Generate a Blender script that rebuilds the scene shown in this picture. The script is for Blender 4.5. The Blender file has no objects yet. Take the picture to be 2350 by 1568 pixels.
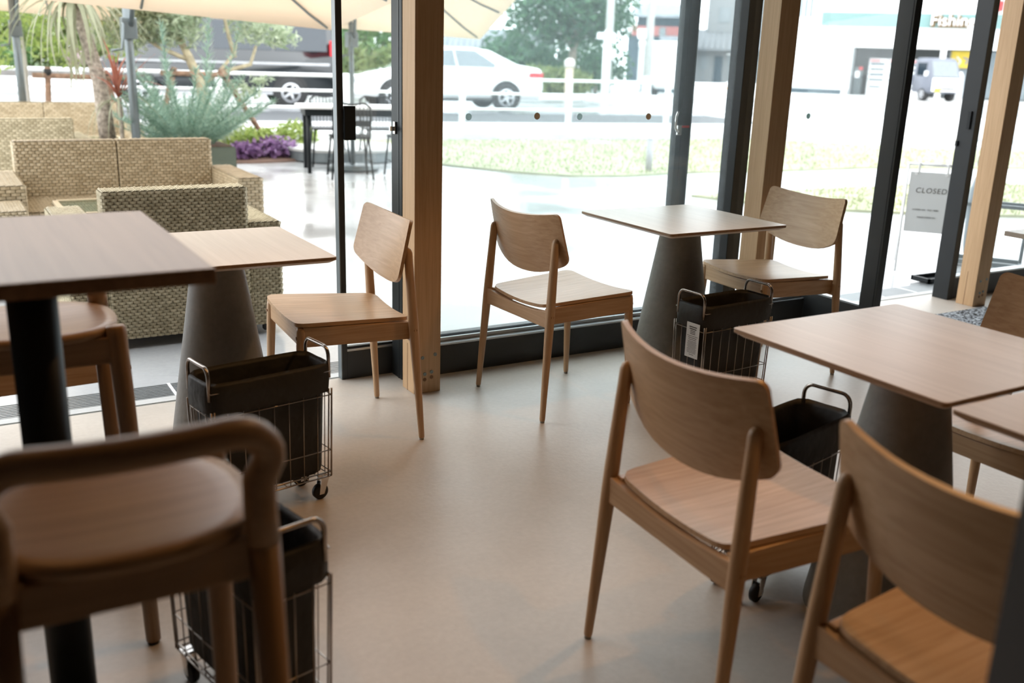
import bpy, bmesh, math, random
from mathutils import Vector, Matrix, Quaternion
random.seed(7)
S = bpy.context.scene
COL = S.collection
PI = math.pi

# ------------------------------------------------------------------ camera
F_PX, PITCH, ROLL, YAW, CAM_H = 2236.555, 0.2843793, 0.0320267, 0.5383255, 1.318
def cam_axes():
    cp, sp, cw, sw = math.cos(PITCH), math.sin(PITCH), math.cos(YAW), math.sin(YAW)
    f = Vector((sw*cp, cw*cp, -sp)); r = Vector((cw, -sw, 0)); u = r.cross(f)
    cr, sr = math.cos(ROLL), math.sin(ROLL)
    return cr*r+sr*u, -sr*r+cr*u, f
r_, u_, f_ = cam_axes()
cd = bpy.data.cameras.new('camera'); cam = bpy.data.objects.new('camera', cd); COL.objects.link(cam)
cam.matrix_world = Matrix(((r_.x, u_.x, -f_.x, 0), (r_.y, u_.y, -f_.y, 0), (r_.z, u_.z, -f_.z, CAM_H), (0, 0, 0, 1)))
cd.sensor_width = 36.0; cd.sensor_fit = 'HORIZONTAL'; cd.lens = 36.0*F_PX/2350.0
cd.clip_start = 0.05; cd.clip_end = 400
cd.dof.use_dof = True; cd.dof.focus_distance = 3.45; cd.dof.aperture_fstop = 2.4; cd.dof.aperture_blades = 9
S.camera = cam

# ------------------------------------------------------------------ sky, lamps, exposure
W = bpy.data.worlds.new('overcast'); S.world = W; W.use_nodes = True
bg = W.node_tree.nodes['Background']; bg.inputs[0].default_value = (0.93, 0.97, 1.0, 1); bg.inputs[1].default_value = 4.5
S.view_settings.view_transform = 'Standard'; S.view_settings.look = 'None'
S.view_settings.exposure = 0.0; S.view_settings.gamma = 1.0; S.view_settings.use_curve_mapping = False
def spot(loc, tgt, watts, ang=90, col=(1, .52, .18), rad=.03, blend=.5):
    l = bpy.data.lights.new('ceiling_downlight', 'SPOT'); l.energy = watts; l.spot_size = math.radians(ang); l.spot_blend = blend
    l.color = col; l.shadow_soft_size = rad
    o = bpy.data.objects.new('ceiling_downlight', l); COL.objects.link(o); o.location = loc
    o.rotation_euler = (Vector(tgt)-Vector(loc)).to_track_quat('-Z', 'Y').to_euler()
SPOTS = [((-.25, 2.35, 2.85), (.30, 2.05, 0), 24, 62), ((2.7, 2.0, 2.85), (1.7, 1.5, 0), 56, 90), ((1.75, .55, 2.85), (1.35, .75, .3), 34, 60), ((.95, 2.0, 2.85), (.95, 2.0, 0), 20, 60)]
for a, b, w, g in SPOTS: spot(a, b, w, g)

# ------------------------------------------------------------------ materials
MATS = {}
def nt(name):
    m = bpy.data.materials.new(name); m.use_nodes = True; t = m.node_tree; t.nodes.clear()
    out = t.nodes.new('ShaderNodeOutputMaterial'); MATS[name] = m
    return m, t, out
def N(t, kind, **kw):
    n = t.nodes.new(kind)
    for k, v in kw.items():
        if k.startswith('i_'):
            key = k[2:]
            n.inputs[int(key) if key.isdigit() else key.replace('_', ' ')].default_value = v
        else: setattr(n, k, v)
    return n
def c4(c): return (c[0], c[1], c[2], 1)
def ramp(t, fac, stops):
    r = t.nodes.new('ShaderNodeValToRGB'); e = r.color_ramp.elements
    while len(e) < len(stops): e.new(.5)
    for k, (p, c) in enumerate(stops): e[k].position = p; e[k].color = c4(c)
    t.links.new(fac, r.inputs[0]); return r.outputs[0]
def plain(name, col, rough=.5, metal=0, var=.08, scale=8, bump=0, spec=.5, coat=0):
    m, t, out = nt(name)
    b = N(t, 'ShaderNodeBsdfPrincipled'); b.inputs['Roughness'].default_value = rough; b.inputs['Metallic'].default_value = metal
    b.inputs['Specular IOR Level'].default_value = spec; b.inputs['Coat Weight'].default_value = coat
    tc = N(t, 'ShaderNodeTexCoord'); no = N(t, 'ShaderNodeTexNoise'); no.inputs['Scale'].default_value = scale; no.inputs['Detail'].default_value = 4
    t.links.new(tc.outputs['Object'], no.inputs['Vector'])
    lo = [x*(1-var) for x in col]; hi = [min(1, x*(1+var)) for x in col]
    t.links.new(ramp(t, no.outputs['Fac'], [(.3, lo), (.7, hi)]), b.inputs['Base Color'])
    if bump:
        bp = N(t, 'ShaderNodeBump'); bp.inputs['Strength'].default_value = bump; bp.inputs['Distance'].default_value = .01
        t.links.new(no.outputs['Fac'], bp.inputs['Height']); t.links.new(bp.outputs[0], b.inputs['Normal'])
    t.links.new(b.outputs[0], out.inputs[0]); return m
def wood(name, light, dark, axis, rough=.38, fine=90, spec=.5, coarse=7, mixc=.3):
    """straight grain running along AXIS of the object"""
    m, t, out = nt(name)
    b = N(t, 'ShaderNodeBsdfPrincipled'); b.inputs['Roughness'].default_value = rough; b.inputs['Specular IOR Level'].default_value = spec
    tc = N(t, 'ShaderNodeTexCoord'); inf = N(t, 'ShaderNodeObjectInfo')
    off = N(t, 'ShaderNodeVectorMath', operation='SCALE'); off.inputs['Scale'].default_value = 3.0
    cmb = N(t, 'ShaderNodeCombineXYZ')
    for k in range(3): t.links.new(inf.outputs['Random'], cmb.inputs[k])
    t.links.new(cmb.outputs[0], off.inputs[0])
    add = N(t, 'ShaderNodeVectorMath', operation='ADD'); t.links.new(tc.outputs['Object'], add.inputs[0]); t.links.new(off.outputs[0], add.inputs[1])
    def layer(s, along, det):
        mp = N(t, 'ShaderNodeMapping'); sc = [s, s, s]; sc[axis] = along; mp.inputs['Scale'].default_value = sc
        no = N(t, 'ShaderNodeTexNoise'); no.inputs['Scale'].default_value = 1; no.inputs['Detail'].default_value = det; no.inputs['Distortion'].default_value = .6
        t.links.new(add.outputs[0], mp.inputs[0]); t.links.new(mp.outputs[0], no.inputs['Vector']); return no.outputs['Fac']
    a = layer(fine, fine*.035, 3); c = layer(coarse, coarse*.12, 2)
    mx = N(t, 'ShaderNodeMix'); mx.inputs[0].default_value = mixc
    t.links.new(a, mx.inputs[2]); t.links.new(c, mx.inputs[3])
    mid = [(x+y)/2 for x, y in zip(light, dark)]
    t.links.new(ramp(t, mx.outputs[0], [(.28, dark), (.5, mid), (.72, light)]), b.inputs['Base Color'])
    bp = N(t, 'ShaderNodeBump'); bp.inputs['Strength'].default_value = .08; bp.inputs['Distance'].default_value = .002
    t.links.new(a, bp.inputs['Height']); t.links.new(bp.outputs[0], b.inputs['Normal'])
    t.links.new(b.outputs[0], out.inputs[0]); return m
OAK_L, OAK_D = (.62, .405, .235), (.42, .245, .12)
M_oak = [wood('oak_x', OAK_L, OAK_D, 0), wood('oak_y', OAK_L, OAK_D, 1), wood('oak_z', OAK_L, OAK_D, 2)]
M_table = wood('table_oak', (.66, .535, .425), (.52, .405, .31), 1, rough=.38, fine=60, coarse=5, spec=.8, mixc=.45)
M_darkedge = wood('table_edge', (.36, .22, .12), (.20, .115, .06), 1, rough=.45)
M_post = wood('cedar_post', (.66, .44, .25), (.50, .31, .16), 2, rough=.55, fine=120)
M_stool = [wood('stool_x', (.40, .25, .14), (.27, .16, .085), 0, rough=.4), None, wood('stool_z', (.34, .21, .12), (.22, .13, .07), 2, rough=.42)]
M_ceil = wood('ceiling_boards', (.20, .13, .08), (.13, .085, .05), 0, rough=.6)
M_black = plain('black_aluminium', (.020, .023, .025), .42, 0, .1)
M_frame = plain('dark_anodised_frame', (.018, .021, .023), .42, 0, .08, spec=.3)
M_alu = plain('aluminium_ledge', (.55, .58, .60), .28, .9, .05)
M_steelblk = plain('black_steel', (.010, .013, .015), .45, 0, .05, spec=.25)
M_chrome = plain('chrome', (.72, .70, .68), .16, 1, .03)
M_wire = plain('wire_nickel', (.42, .37, .33), .28, 1, .05)
M_hand = plain('tube_handle', (.34, .30, .27), .25, 1, .05)
M_rubber = plain('black_rubber', (.012, .012, .012), .55)
M_screw = plain('zinc_screw', (.30, .36, .36), .35, 1)
M_plug = plain('dark_wood_plug', (.24, .12, .05), .6)
M_white = plain('white_paint', (.82, .83, .83), .4, 0, .03)
M_wall = plain('dark_plaster', (.16, .14, .125), .8, 0, .04)
M_paper = plain('paper', (.80, .80, .78), .8, 0, .03)
M_ink = plain('print_ink', (.10, .095, .085), .8)
M_redpl = plain('red_plastic', (.5, .02, .02), .4)
M_grey = plain('grey_metal', (.20, .23, .24), .4, .3)
M_glide = plain('felt_glide', (.35, .33, .28), .8)

def fabric(name, col, rough=.62):
    m, t, out = nt(name); b = N(t, 'ShaderNodeBsdfPrincipled'); b.inputs['Roughness'].default_value = rough; b.inputs['Base Color'].default_value = c4(col)
    tc = N(t, 'ShaderNodeTexCoord'); no = N(t, 'ShaderNodeTexNoise'); no.inputs['Scale'].default_value = 9; no.inputs['Detail'].default_value = 3
    wv = N(t, 'ShaderNodeTexNoise'); wv.inputs['Scale'].default_value = 900
    t.links.new(tc.outputs['Object'], no.inputs['Vector']); t.links.new(tc.outputs['Object'], wv.inputs['Vector'])
    b1 = N(t, 'ShaderNodeBump'); b1.inputs['Strength'].default_value = .55; b1.inputs['Distance'].default_value = .03
    b2 = N(t, 'ShaderNodeBump'); b2.inputs['Strength'].default_value = .15; b2.inputs['Distance'].default_value = .001
    t.links.new(no.outputs['Fac'], b1.inputs['Height']); t.links.new(wv.outputs['Fac'], b2.inputs['Height']); t.links.new(b1.outputs[0], b2.inputs['Normal'])
    t.links.new(b2.outputs[0], b.inputs['Normal']); t.links.new(b.outputs[0], out.inputs[0]); return m
M_liner = fabric('dark_liner_cloth', (.018, .0165, .0145))

def concrete(name, lo, hi, rough, wet=0, bump=.03, scale=1.2):
    m, t, out = nt(name); b = N(t, 'ShaderNodeBsdfPrincipled'); tc = N(t, 'ShaderNodeTexCoord')
    n1 = N(t, 'ShaderNodeTexNoise'); n1.inputs['Scale'].default_value = scale; n1.inputs['Detail'].default_value = 8; n1.inputs['Roughness'].default_value = .6
    n2 = N(t, 'ShaderNodeTexNoise'); n2.inputs['Scale'].default_value = 55; n2.inputs['Detail'].default_value = 5
    for n in (n1, n2): t.links.new(tc.outputs['Object'], n.inputs['Vector'])
    mx = N(t, 'ShaderNodeMix'); mx.inputs[0].default_value = .25; t.links.new(n1.outputs['Fac'], mx.inputs[2]); t.links.new(n2.outputs['Fac'], mx.inputs[3])
    t.links.new(ramp(t, mx.outputs[0], [(.3, lo), (.7, hi)]), b.inputs['Base Color'])
    if wet:
        n3 = N(t, 'ShaderNodeTexNoise'); n3.inputs['Scale'].default_value = .7; n3.inputs['Detail'].default_value = 3; t.links.new(tc.outputs['Object'], n3.inputs['Vector'])
        mr = N(t, 'ShaderNodeMapRange'); mr.inputs[1].default_value = .42; mr.inputs[2].default_value = .58; mr.inputs[3].default_value = wet; mr.inputs[4].default_value = rough
        t.links.new(n3.outputs['Fac'], mr.inputs[0]); t.links.new(mr.outputs[0], b.inputs['Roughness'])
    else:
        mr = N(t, 'ShaderNodeMapRange'); mr.inputs[3].default_value = rough*.8; mr.inputs[4].default_value = rough*1.2
        t.links.new(n1.outputs['Fac'], mr.inputs[0]); t.links.new(mr.outputs[0], b.inputs['Roughness'])
    bp = N(t, 'ShaderNodeBump'); bp.inputs['Strength'].default_value = bump; bp.inputs['Distance'].default_value = .01
    t.links.new(n2.outputs['Fac'], bp.inputs['Height']); t.links.new(bp.outputs[0], b.inputs['Normal'])
    t.links.new(b.outputs[0], out.inputs[0]); return m
M_floor = concrete('cafe_floor_mortar', (.46, .41, .355), (.62, .565, .50), .36, bump=.06, scale=1.6)
M_cone = concrete('cast_concrete', (.16, .15, .135), (.25, .235, .21), .55, bump=.1, scale=6)
M_terr = concrete('wet_terrace', (.40, .41, .42), (.56, .57, .57), .32, wet=.05, bump=.02, scale=.8)
M_walk = concrete('pale_path', (.58, .58, .57), (.70, .70, .69), .5, scale=1)
M_road = concrete('wet_asphalt', (.26, .27, .28), (.36, .37, .38), .38, wet=.16, scale=.5)
M_dark = concrete('dark_asphalt', (.045, .05, .055), (.08, .085, .09), .7, scale=1)
M_kerb = concrete('kerb_concrete', (.45, .45, .44), (.6, .6, .58), .7, scale=2)
M_soil = concrete('planting_soil', (.10, .06, .045), (.19, .12, .09), .95, bump=.5, scale=8)
M_mat = plain('speckled_mat', (.24, .26, .28), .95, 0, .97, 75, .6)
for n_ in M_mat.node_tree.nodes:
    if n_.type == 'VALTORGB': n_.color_ramp.elements[0].position = .44; n_.color_ramp.elements[1].position = .58
M_grille = plain('drain_grille', (.34, .36, .37), .4, .6)

def glass(name, dust_veil, tint=(1, 1, 1)):
    m, t, out = nt(name); lw = N(t, 'ShaderNodeLayerWeight'); lw.inputs[0].default_value = .5
    pw = N(t, 'ShaderNodeMath', operation='POWER'); pw.inputs[1].default_value = 5; t.links.new(lw.outputs['Facing'], pw.inputs[0])
    fr = N(t, 'ShaderNodeMath', operation='MULTIPLY_ADD'); fr.inputs[1].default_value = .9; fr.inputs[2].default_value = .035; t.links.new(pw.outputs[0], fr.inputs[0])
    tr = N(t, 'ShaderNodeBsdfTransparent'); tr.inputs[0].default_value = c4(tint); gl = N(t, 'ShaderNodeBsdfGlossy'); gl.inputs['Roughness'].default_value = .02
    m1 = N(t, 'ShaderNodeMixShader'); t.links.new(fr.outputs[0], m1.inputs[0]); t.links.new(tr.outputs[0], m1.inputs[1]); t.links.new(gl.outputs[0], m1.inputs[2])
    tl = N(t, 'ShaderNodeBsdfTranslucent'); tl.inputs[0].default_value = (.8, .88, .92, 1)  # translucent white: dust specks plus a painted veil of glare
    tc = N(t, 'ShaderNodeTexCoord'); no = N(t, 'ShaderNodeTexNoise'); no.inputs['Scale'].default_value = 220; no.inputs['Detail'].default_value = 2
    t.links.new(tc.outputs['Object'], no.inputs['Vector'])
    mr = N(t, 'ShaderNodeMapRange'); mr.inputs[1].default_value = .35; mr.inputs[2].default_value = .75; mr.inputs[3].default_value = dust_veil*.5; mr.inputs[4].default_value = dust_veil*1.8
    t.links.new(no.outputs['Fac'], mr.inputs[0])
    m2 = N(t, 'ShaderNodeMixShader'); t.links.new(mr.outputs[0], m2.inputs[0]); t.links.new(m1.outputs[0], m2.inputs[1]); t.links.new(tl.outputs[0], m2.inputs[2])
    t.links.new(m2.outputs[0], out.inputs[0]); return m
M_glass = glass('dusty_veiled_glass', .035, (.955, .985, .988))
M_glass2 = glass('clear_door_glass', .02, (.97, .99, .99))
M_tglass = glass('table_glass', .05, (.8, .9, .88))

def leafmat(name, lo, hi, trans=.35):
    m, t, out = nt(name); b = N(t, 'ShaderNodeBsdfPrincipled'); b.inputs['Roughness'].default_value = .55
    ge = N(t, 'ShaderNodeNewGeometry'); col = ramp(t, ge.outputs['Random Per Island'], [(0, lo), (1, hi)])
    t.links.new(col, b.inputs['Base Color']); tl = N(t, 'ShaderNodeBsdfTranslucent'); t.links.new(col, tl.inputs[0])
    mx = N(t, 'ShaderNodeMixShader'); mx.inputs[0].default_value = trans; t.links.new(b.outputs[0], mx.inputs[1]); t.links.new(tl.outputs[0], mx.inputs[2])
    t.links.new(mx.outputs[0], out.inputs[0]); return m
L_olive = leafmat('olive_leaves', (.22, .29, .17), (.50, .55, .40))
L_blue = leafmat('bluegreen_needles', (.18, .31, .24), (.40, .53, .42))
L_tree = leafmat('dark_tree_leaves', (.035, .10, .065), (.11, .23, .12))
L_hedge = leafmat('hedge_leaves', (.10, .16, .05), (.26, .31, .12))
L_lime = leafmat('lime_leaves', (.20, .29, .06), (.38, .45, .14))
L_purple = leafmat('purple_leaves', (.14, .06, .17), (.34, .20, .38), .2)
L_palm = leafmat('palm_leaves', (.13, .12, .04), (.46, .48, .34))
L_red = leafmat('red_leaves', (.26, .07, .05), (.42, .17, .11))
L_grass = leafmat('lawn_blades', (.29, .32, .17), (.44, .45, .29))
M_lawn = plain('lawn_ground', (.36, .37, .24), .95, 0, .2, 3, .2)
M_bark = plain('bark', (.34, .29, .24), .95, 0, .5, 30, .6)
M_stake = plain('weathered_stake', (.28, .175, .12), .9, 0, .35, 18, .3)
M_strand = leafmat('wicker_strand', (.37, .31, .19), (.56, .48, .32), 0)
M_strand2 = leafmat('wicker_strand_tan', (.45, .36, .23), (.62, .52, .36), 0)
M_wickbase = plain('wicker_core', (.17, .135, .075), .9, 0, .3, 60)
def cloth(name, col, trans=.45):
    m, t, out = nt(name); d = N(t, 'ShaderNodeBsdfDiffuse'); d.inputs[0].default_value = c4(col); tl = N(t, 'ShaderNodeBsdfTranslucent'); tl.inputs[0].default_value = c4(col)
    mx = N(t, 'ShaderNodeMixShader'); mx.inputs[0].default_value = trans; t.links.new(d.outputs[0], mx.inputs[1]); t.links.new(tl.outputs[0], mx.inputs[2]); t.links.new(mx.outputs[0], out.inputs[0]); return m
M_dot = cloth('safety_sticker_brown', (.42, .31, .22), .6); M_dot2 = cloth('safety_sticker_grey', (.38, .46, .44), .6)
M_canopy = cloth('beige_canopy', (.88, .77, .64))
M_carw = plain('white_car_paint', (.80, .80, .80), .15, 0, .01, coat=1)
M_carb = plain('black_car_paint', (.010, .014, .016), .12, 0, .05, coat=1)
M_carroof = plain('dark_tinted_glass', (.02, .03, .04), .05, 0, .05, spec=.8)
M_carglass = plain('car_window', (.18, .21, .23), .06, 0, .05, spec=.8)
M_truck = plain('silver_truck_paint', (.15, .165, .20), .4, 0, .02)
M_tyre = plain('tyre', (.03, .03, .03), .8)
M_rim = plain('alloy_rim', (.55, .56, .58), .3, .7)
M_tail = plain('tail_light', (.55, .03, .04), .2)
M_amber = plain('number_plate_yellow', (.75, .55, .05), .5)
M_shopw = plain('white_siding', (.84, .84, .83), .6, 0, .02)
M_teal = plain('teal_fascia', (.17, .29, .28), .5, 0, .02)
M_gold = plain('gold_edge', (.16, .085, .01), .5)
M_housew = plain('pale_house_render', (.22, .235, .24), .8, 0, .05)
M_dkwall = plain('dark_blue_cladding', (.055, .085, .105), .8, 0, .1)
M_roof = plain('grey_roof_tiles', (.24, .26, .28), .7, 0, .2, 3)
M_redroof = plain('faded_red_metal', (.36, .13, .12), .7, 0, .1)
M_cabinet = plain('dark_cabinet', (.10, .12, .125), .8, 0, .1)  # even dark grey of the ticket box cabinet
M_winbl = plain('window_pane_far', (.20, .225, .235), .3)
M_banner = plain('yellow_banner', (.55, .42, .05), .7)
M_bluepr = plain('blue_print', (.18, .22, .45), .7)
M_pole = plain('concrete_pole', (.42, .42, .40), .8, 0, .1)
M_umb = plain('umbrella_steel', (.16, .185, .19), .35, .4)
M_pot = plain('pale_pot', (.50, .46, .40), .8, 0, .1)

# ------------------------------------------------------------------ mesh helpers
def link(name, me, mat, parent=None):
    o = bpy.data.objects.new(name, me); COL.objects.link(o)
    if mat is not None and not me.materials: me.materials.append(mat)
    if parent is not None: o.parent = parent
    return o
def mesh(name, v, f, mat, parent=None, smooth=False, bevel=0, seg=2):
    me = bpy.data.meshes.new(name); me.from_pydata([tuple(p) for p in v], [], f); me.update()
    if bevel:
        bm = bmesh.new(); bm.from_mesh(me)
        es = [e for e in bm.edges if len(e.link_faces) == 2 and e.calc_face_angle(0) > .6]
        bmesh.ops.bevel(bm, geom=es, offset=bevel, segments=seg, profile=.6, affect='EDGES', clamp_overlap=True)
        bm.to_mesh(me); bm.free()
    if smooth: me.polygons.foreach_set('use_smooth', [True]*len(me.polygons))
    return link(name, me, mat, parent)
BF = [(0, 3, 2, 1), (4, 5, 6, 7), (0, 1, 5, 4), (1, 2, 6, 5), (2, 3, 7, 6), (3, 0, 4, 7)]
def bxv(a, b):
    x0, y0, z0 = a; x1, y1, z1 = b
    return [(x0, y0, z0), (x1, y0, z0), (x1, y1, z0), (x0, y1, z0), (x0, y0, z1), (x1, y0, z1), (x1, y1, z1), (x0, y1, z1)]
def box(name, a, b, mat, parent=None, bevel=0, seg=2): return mesh(name, bxv(a, b), BF, mat, parent, False, bevel, seg)
def prism(name, poly, h0, h1, mat, parent=None, axis=2, bevel=0):
    """extrude a 2-D polygon along an axis"""
    def P(u, v, h): return {2: (u, v, h), 1: (u, h, v), 0: (h, u, v)}[axis]
    n = len(poly); v = [P(u, w, h0) for u, w in poly]+[P(u, w, h1) for u, w in poly]
    f = [tuple(range(n)), tuple(range(2*n-1, n-1, -1))]+[(i, i+n, (i+1) % n+n, (i+1) % n) for i in range(n)]
    o = mesh(name, v, f, mat, parent)
    bm = bmesh.new(); bm.from_mesh(o.data); bmesh.ops.recalc_face_normals(bm, faces=bm.faces)
    if bevel: bmesh.ops.bevel(bm, geom=[e for e in bm.edges if len(e.link_faces) == 2 and e.calc_face_angle(0) > .5], offset=bevel, segments=2, affect='EDGES', clamp_overlap=True)
    bm.to_mesh(o.data); bm.free(); return o
def tubev(path, rad, n=10, closed=False, base=0, cap=True):
    P = [Vector(p) for p in path]; k = len(P)
    if not hasattr(rad, '__len__'): rad = [rad]*k
    T = []
    for i in range(k):
        a = P[(i-1) % k] if closed or i > 0 else P[i]; b = P[(i+1) % k] if closed or i < k-1 else P[i]
        T.append((b-a).normalized())
    ref = Vector((0, 0, 1)) if abs(T[0].z) < .9 else Vector((1, 0, 0))
    u = T[0].cross(ref).normalized(); v = []; f = []
    for i in range(k):
        if i: u = (T[i-1].rotation_difference(T[i]) @ u); u = (u-T[i]*u.dot(T[i])).normalized()
        w = T[i].cross(u)
        for j in range(n):
            a = 2*PI*j/n; v.append(P[i]+(u*math.cos(a)+w*math.sin(a))*rad[i])
    for i in range(k if closed else k-1):
        for j in range(n):
            a = base+i*n+j; b = base+i*n+(j+1) % n; c = base+((i+1) % k)*n+(j+1) % n; d = base+((i+1) % k)*n+j
            f.append((a, b, c, d))
    if not closed and cap:
        f.append(tuple(base+j for j in range(n-1, -1, -1))); f.append(tuple(base+(k-1)*n+j for j in range(n)))
    return v, f
def tube(name, path, rad, mat, parent=None, n=10, closed=False):
    v, f = tubev(path, rad, n, closed); return mesh(name, v, f, mat, parent, True)
def tubes(name, paths, rad, mat, parent=None, n=6):
    V, F = [], []
    for p in paths:
        v, f = tubev(p, rad, n, False, len(V)); V += v; F += f
    return mesh(name, V, F, mat, parent, True)
def lathe(name, prof, mat, parent=None, n=32, loc=(0, 0, 0), axis=2, sharp=False):
    v, f = [], []
    for r, z in prof:
        for j in range(n):
            a = 2*PI*j/n; c, s = r*math.cos(a), r*math.sin(a)
            p = {2: (c, s, z), 1: (c, z, s), 0: (z, c, s)}[axis]; v.append((p[0]+loc[0], p[1]+loc[1], p[2]+loc[2]))
    k = len(prof)
    for i in range(k-1):
        for j in range(n): f.append((i*n+j, i*n+(j+1) % n, (i+1)*n+(j+1) % n, (i+1)*n+j))
    f.append(tuple(range(n-1, -1, -1))); f.append(tuple((k-1)*n+j for j in range(n)))
    o = mesh(name, v, f, mat, parent, not sharp)
    bm = bmesh.new(); bm.from_mesh(o.data); bmesh.ops.recalc_face_normals(bm, faces=bm.faces); bm.to_mesh(o.data); bm.free()
    if not sharp:
        for p in o.data.polygons[-2:]: p.use_smooth = False
    return o
def arc(c, r, a0, a1, n, plane=lambda c, x, y: (c[0]+x, c[1], c[2]+y)):
    return [plane(c, r*math.cos(a0+(a1-a0)*i/n), r*math.sin(a0+(a1-a0)*i/n)) for i in range(n+1)]
def shell(name, top, thick, mat, parent=None):
    """solid panel from a grid of top points (rows of equal length); thickness along -normal"""
    R, C = len(top), len(top[0]); Pt = [[Vector(p) for p in r] for r in top]
    def nrm(i, j):
        a = Pt[min(i+1, R-1)][j]-Pt[max(i-1, 0)][j]; b = Pt[i][min(j+1, C-1)]-Pt[i][max(j-1, 0)]
        return b.cross(a).normalized()
    Nn = [[nrm(i, j) for j in range(C)] for i in range(R)]
    v = [p for r in Pt for p in r]+[Pt[i][j]-Nn[i][j]*thick for i in range(R) for j in range(C)]
    q = R*C; f = []
    for i in range(R-1):
        for j in range(C-1):
            a = i*C+j; f.append((a, a+1, a+C+1, a+C)); f.append((q+a, q+a+C, q+a+C+1, q+a+1))
    for j in range(C-1): f.append((j, q+j, q+j+1, j+1)); a = (R-1)*C+j; f.append((a, a+1, q+a+1, q+a))
    for i in range(R-1): a = i*C; f.append((a, a+C, q+a+C, q+a)); a = i*C+C-1; f.append((a, q+a, q+a+C, a+C))
    o = mesh(name, v, f, mat, parent, True)
    bm = bmesh.new(); bm.from_mesh(o.data); bmesh.ops.recalc_face_normals(bm, faces=bm.faces)
    for e in bm.edges:
        if len(e.link_faces) == 2 and e.calc_face_angle(0) > .8: e.smooth = False
    bm.to_mesh(o.data); bm.free(); return o
def tag(o, label, cat, group=None, kind=None):
    if label: o['label'] = label
    if cat: o['category'] = cat
    if group: o['group'] = group
    if kind: o['kind'] = kind
    return o
def thing(name, label, cat, loc=(0, 0, 0), rz=0, group=None):
    o = bpy.data.objects.new(name, None); COL.objects.link(o); o.empty_display_size = .1
    o.location = loc; o.rotation_euler = (0, 0, rz); return tag(o, label, cat, group)
def struct(o): o['kind'] = 'structure'; return o
def sthing(name, loc=(0, 0, 0), rz=0):
    o = bpy.data.objects.new(name, None); COL.objects.link(o); o.location = loc; o.rotation_euler = (0, 0, rz); o['kind'] = 'structure'; return o
def dup(root, label, loc, rz, group=None):
    r = root.copy(); COL.objects.link(r); r.location = loc; r.rotation_euler = (0, 0, rz); r['label'] = label
    if group: r['group'] = group
    for ch in list(root.children):
        c = ch.copy(); COL.objects.link(c); c.parent = r
        for g in list(ch.children):
            d = g.copy(); COL.objects.link(d); d.parent = c
    return r
def text(name, s, size, mat, parent, loc, rot, depth=.001, shear=0, offset=0, spacing=1, align='CENTER'):
    cu = bpy.data.curves.new(name, 'FONT'); cu.body = s; cu.size = size; cu.extrude = depth; cu.shear = shear; cu.offset = offset
    cu.space_character = spacing; cu.align_x = align; cu.align_y = 'CENTER'
    o = bpy.data.objects.new(name+'_c', cu); COL.objects.link(o)
    me = bpy.data.meshes.new_from_object(o.evaluated_get(bpy.context.evaluated_depsgraph_get()))
    bpy.data.objects.remove(o); me.materials.clear(); me.materials.append(mat)
    t = link(name, me, mat, parent); t.location = loc; t.rotation_euler = rot; return t

# ================================================================== ROOM SHELL
FY = 3.565            # inner face of the window line
GROUND = -0.012
struct(box('floor', (-4, -7, -.2), (9, 3.70, 0), M_floor))
struct(box('ceiling', (-4, -7, 3.0), (9, 3.75, 3.15), M_ceil))
struct(box('wall_back', (-4, -7.15, 0), (9, -7, 3.0), M_wall))
struct(box('wall_left', (-1.75, -7, 0), (-1.6, 3.7, 3.0), M_wall))
struct(box('wall_right', (7.2, -7, 0), (7.35, 3.56, 3.0), M_wall))
struct(box('wall_front_blocker', (-4, 3.60, 0), (-.35, 3.69, 3.0), M_wall))  # out-of-view wall, added to keep daylight off the foreground
struct(box('ceiling_sky_blocker', (-4, 3.66, 2.68), (9, 4.15, 2.86), M_ceil))  # out-of-view overhang, added to cut high sky light indoors
struct(box('trim_beam', (-4, 3.38, 2.62), (9, 3.66, 3.0), M_post))

def post(x0, x1, flip):
    p = sthing('timber_post', ((x0+x1)/2, 3.434, 0)); w = (x1-x0)/2
    box('post_shaft', (-w, -.056, 0), (w, .056, 2.63), M_post, p, .003)
    for i, (dx, z) in enumerate(((-.022, .150), (.034, .158), (-.012, .080), (.018, .086))):
        s = lathe('screw', [(.0075, -.0005), (.0075, -.0025), (.0045, -.0028), (.0045, -.001)], M_screw, p, 12, (dx, -.056, z), 1)
    for dx, z in ((-.012, .057), (.018, .064)): lathe('plug', [(.008, 0), (.008, -.0012)], M_plug, p, 12, (dx, -.056, z), 1)
    box('slot', (-w-.0008, .006, 0), (-w+.001, .0085, .20), M_plug, p)
    return p
POSTS = [(1.566, 1.683), (3.368, 3.487), (5.132, 5.249)]
for a, b in POSTS: post(a, b, 0)

# ---- window bay between first and second post
def pane(name, a, b, mat, parent): return box(name, a, b, mat, parent)
def dot(x, y, z, m, parent): lathe('safety_dot', [(.0145, 0), (.0145, .0012)], m, parent, 20, (x, y, z), 1)
w1 = sthing('window_1')
box('sill_board', (1.60, FY, 0), (3.36, FY+.10, .128), M_black, w1, .002)
box('ledge', (1.60, FY+.001, .128), (3.36, FY+.03, .136), M_alu, w1)
box('ledge', (1.60, FY+.034, .128), (3.36, FY+.046, .152), M_alu, w1)
box('ledge', (1.60, FY+.060, .128), (3.36, FY+.098, .160), M_frame, w1)
pane('glass_pane', (1.62, FY+.050, .12), (3.36, FY+.056, 2.62), M_glass, w1)
box('jamb', (1.597, FY, 0), (1.69, FY+.10, 2.62), M_frame, w1, .002)
box('jamb_strip', (1.5955, FY+.028, 0), (1.5975, FY+.036, 2.62), M_black, w1)
box('jamb', (3.352, FY, 0), (3.392, FY+.10, 2.62), M_frame, w1, .002)
box('jamb', (3.396, FY+.004, 0), (3.44, FY+.10, 2.62), M_black, w1, .002)
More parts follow.
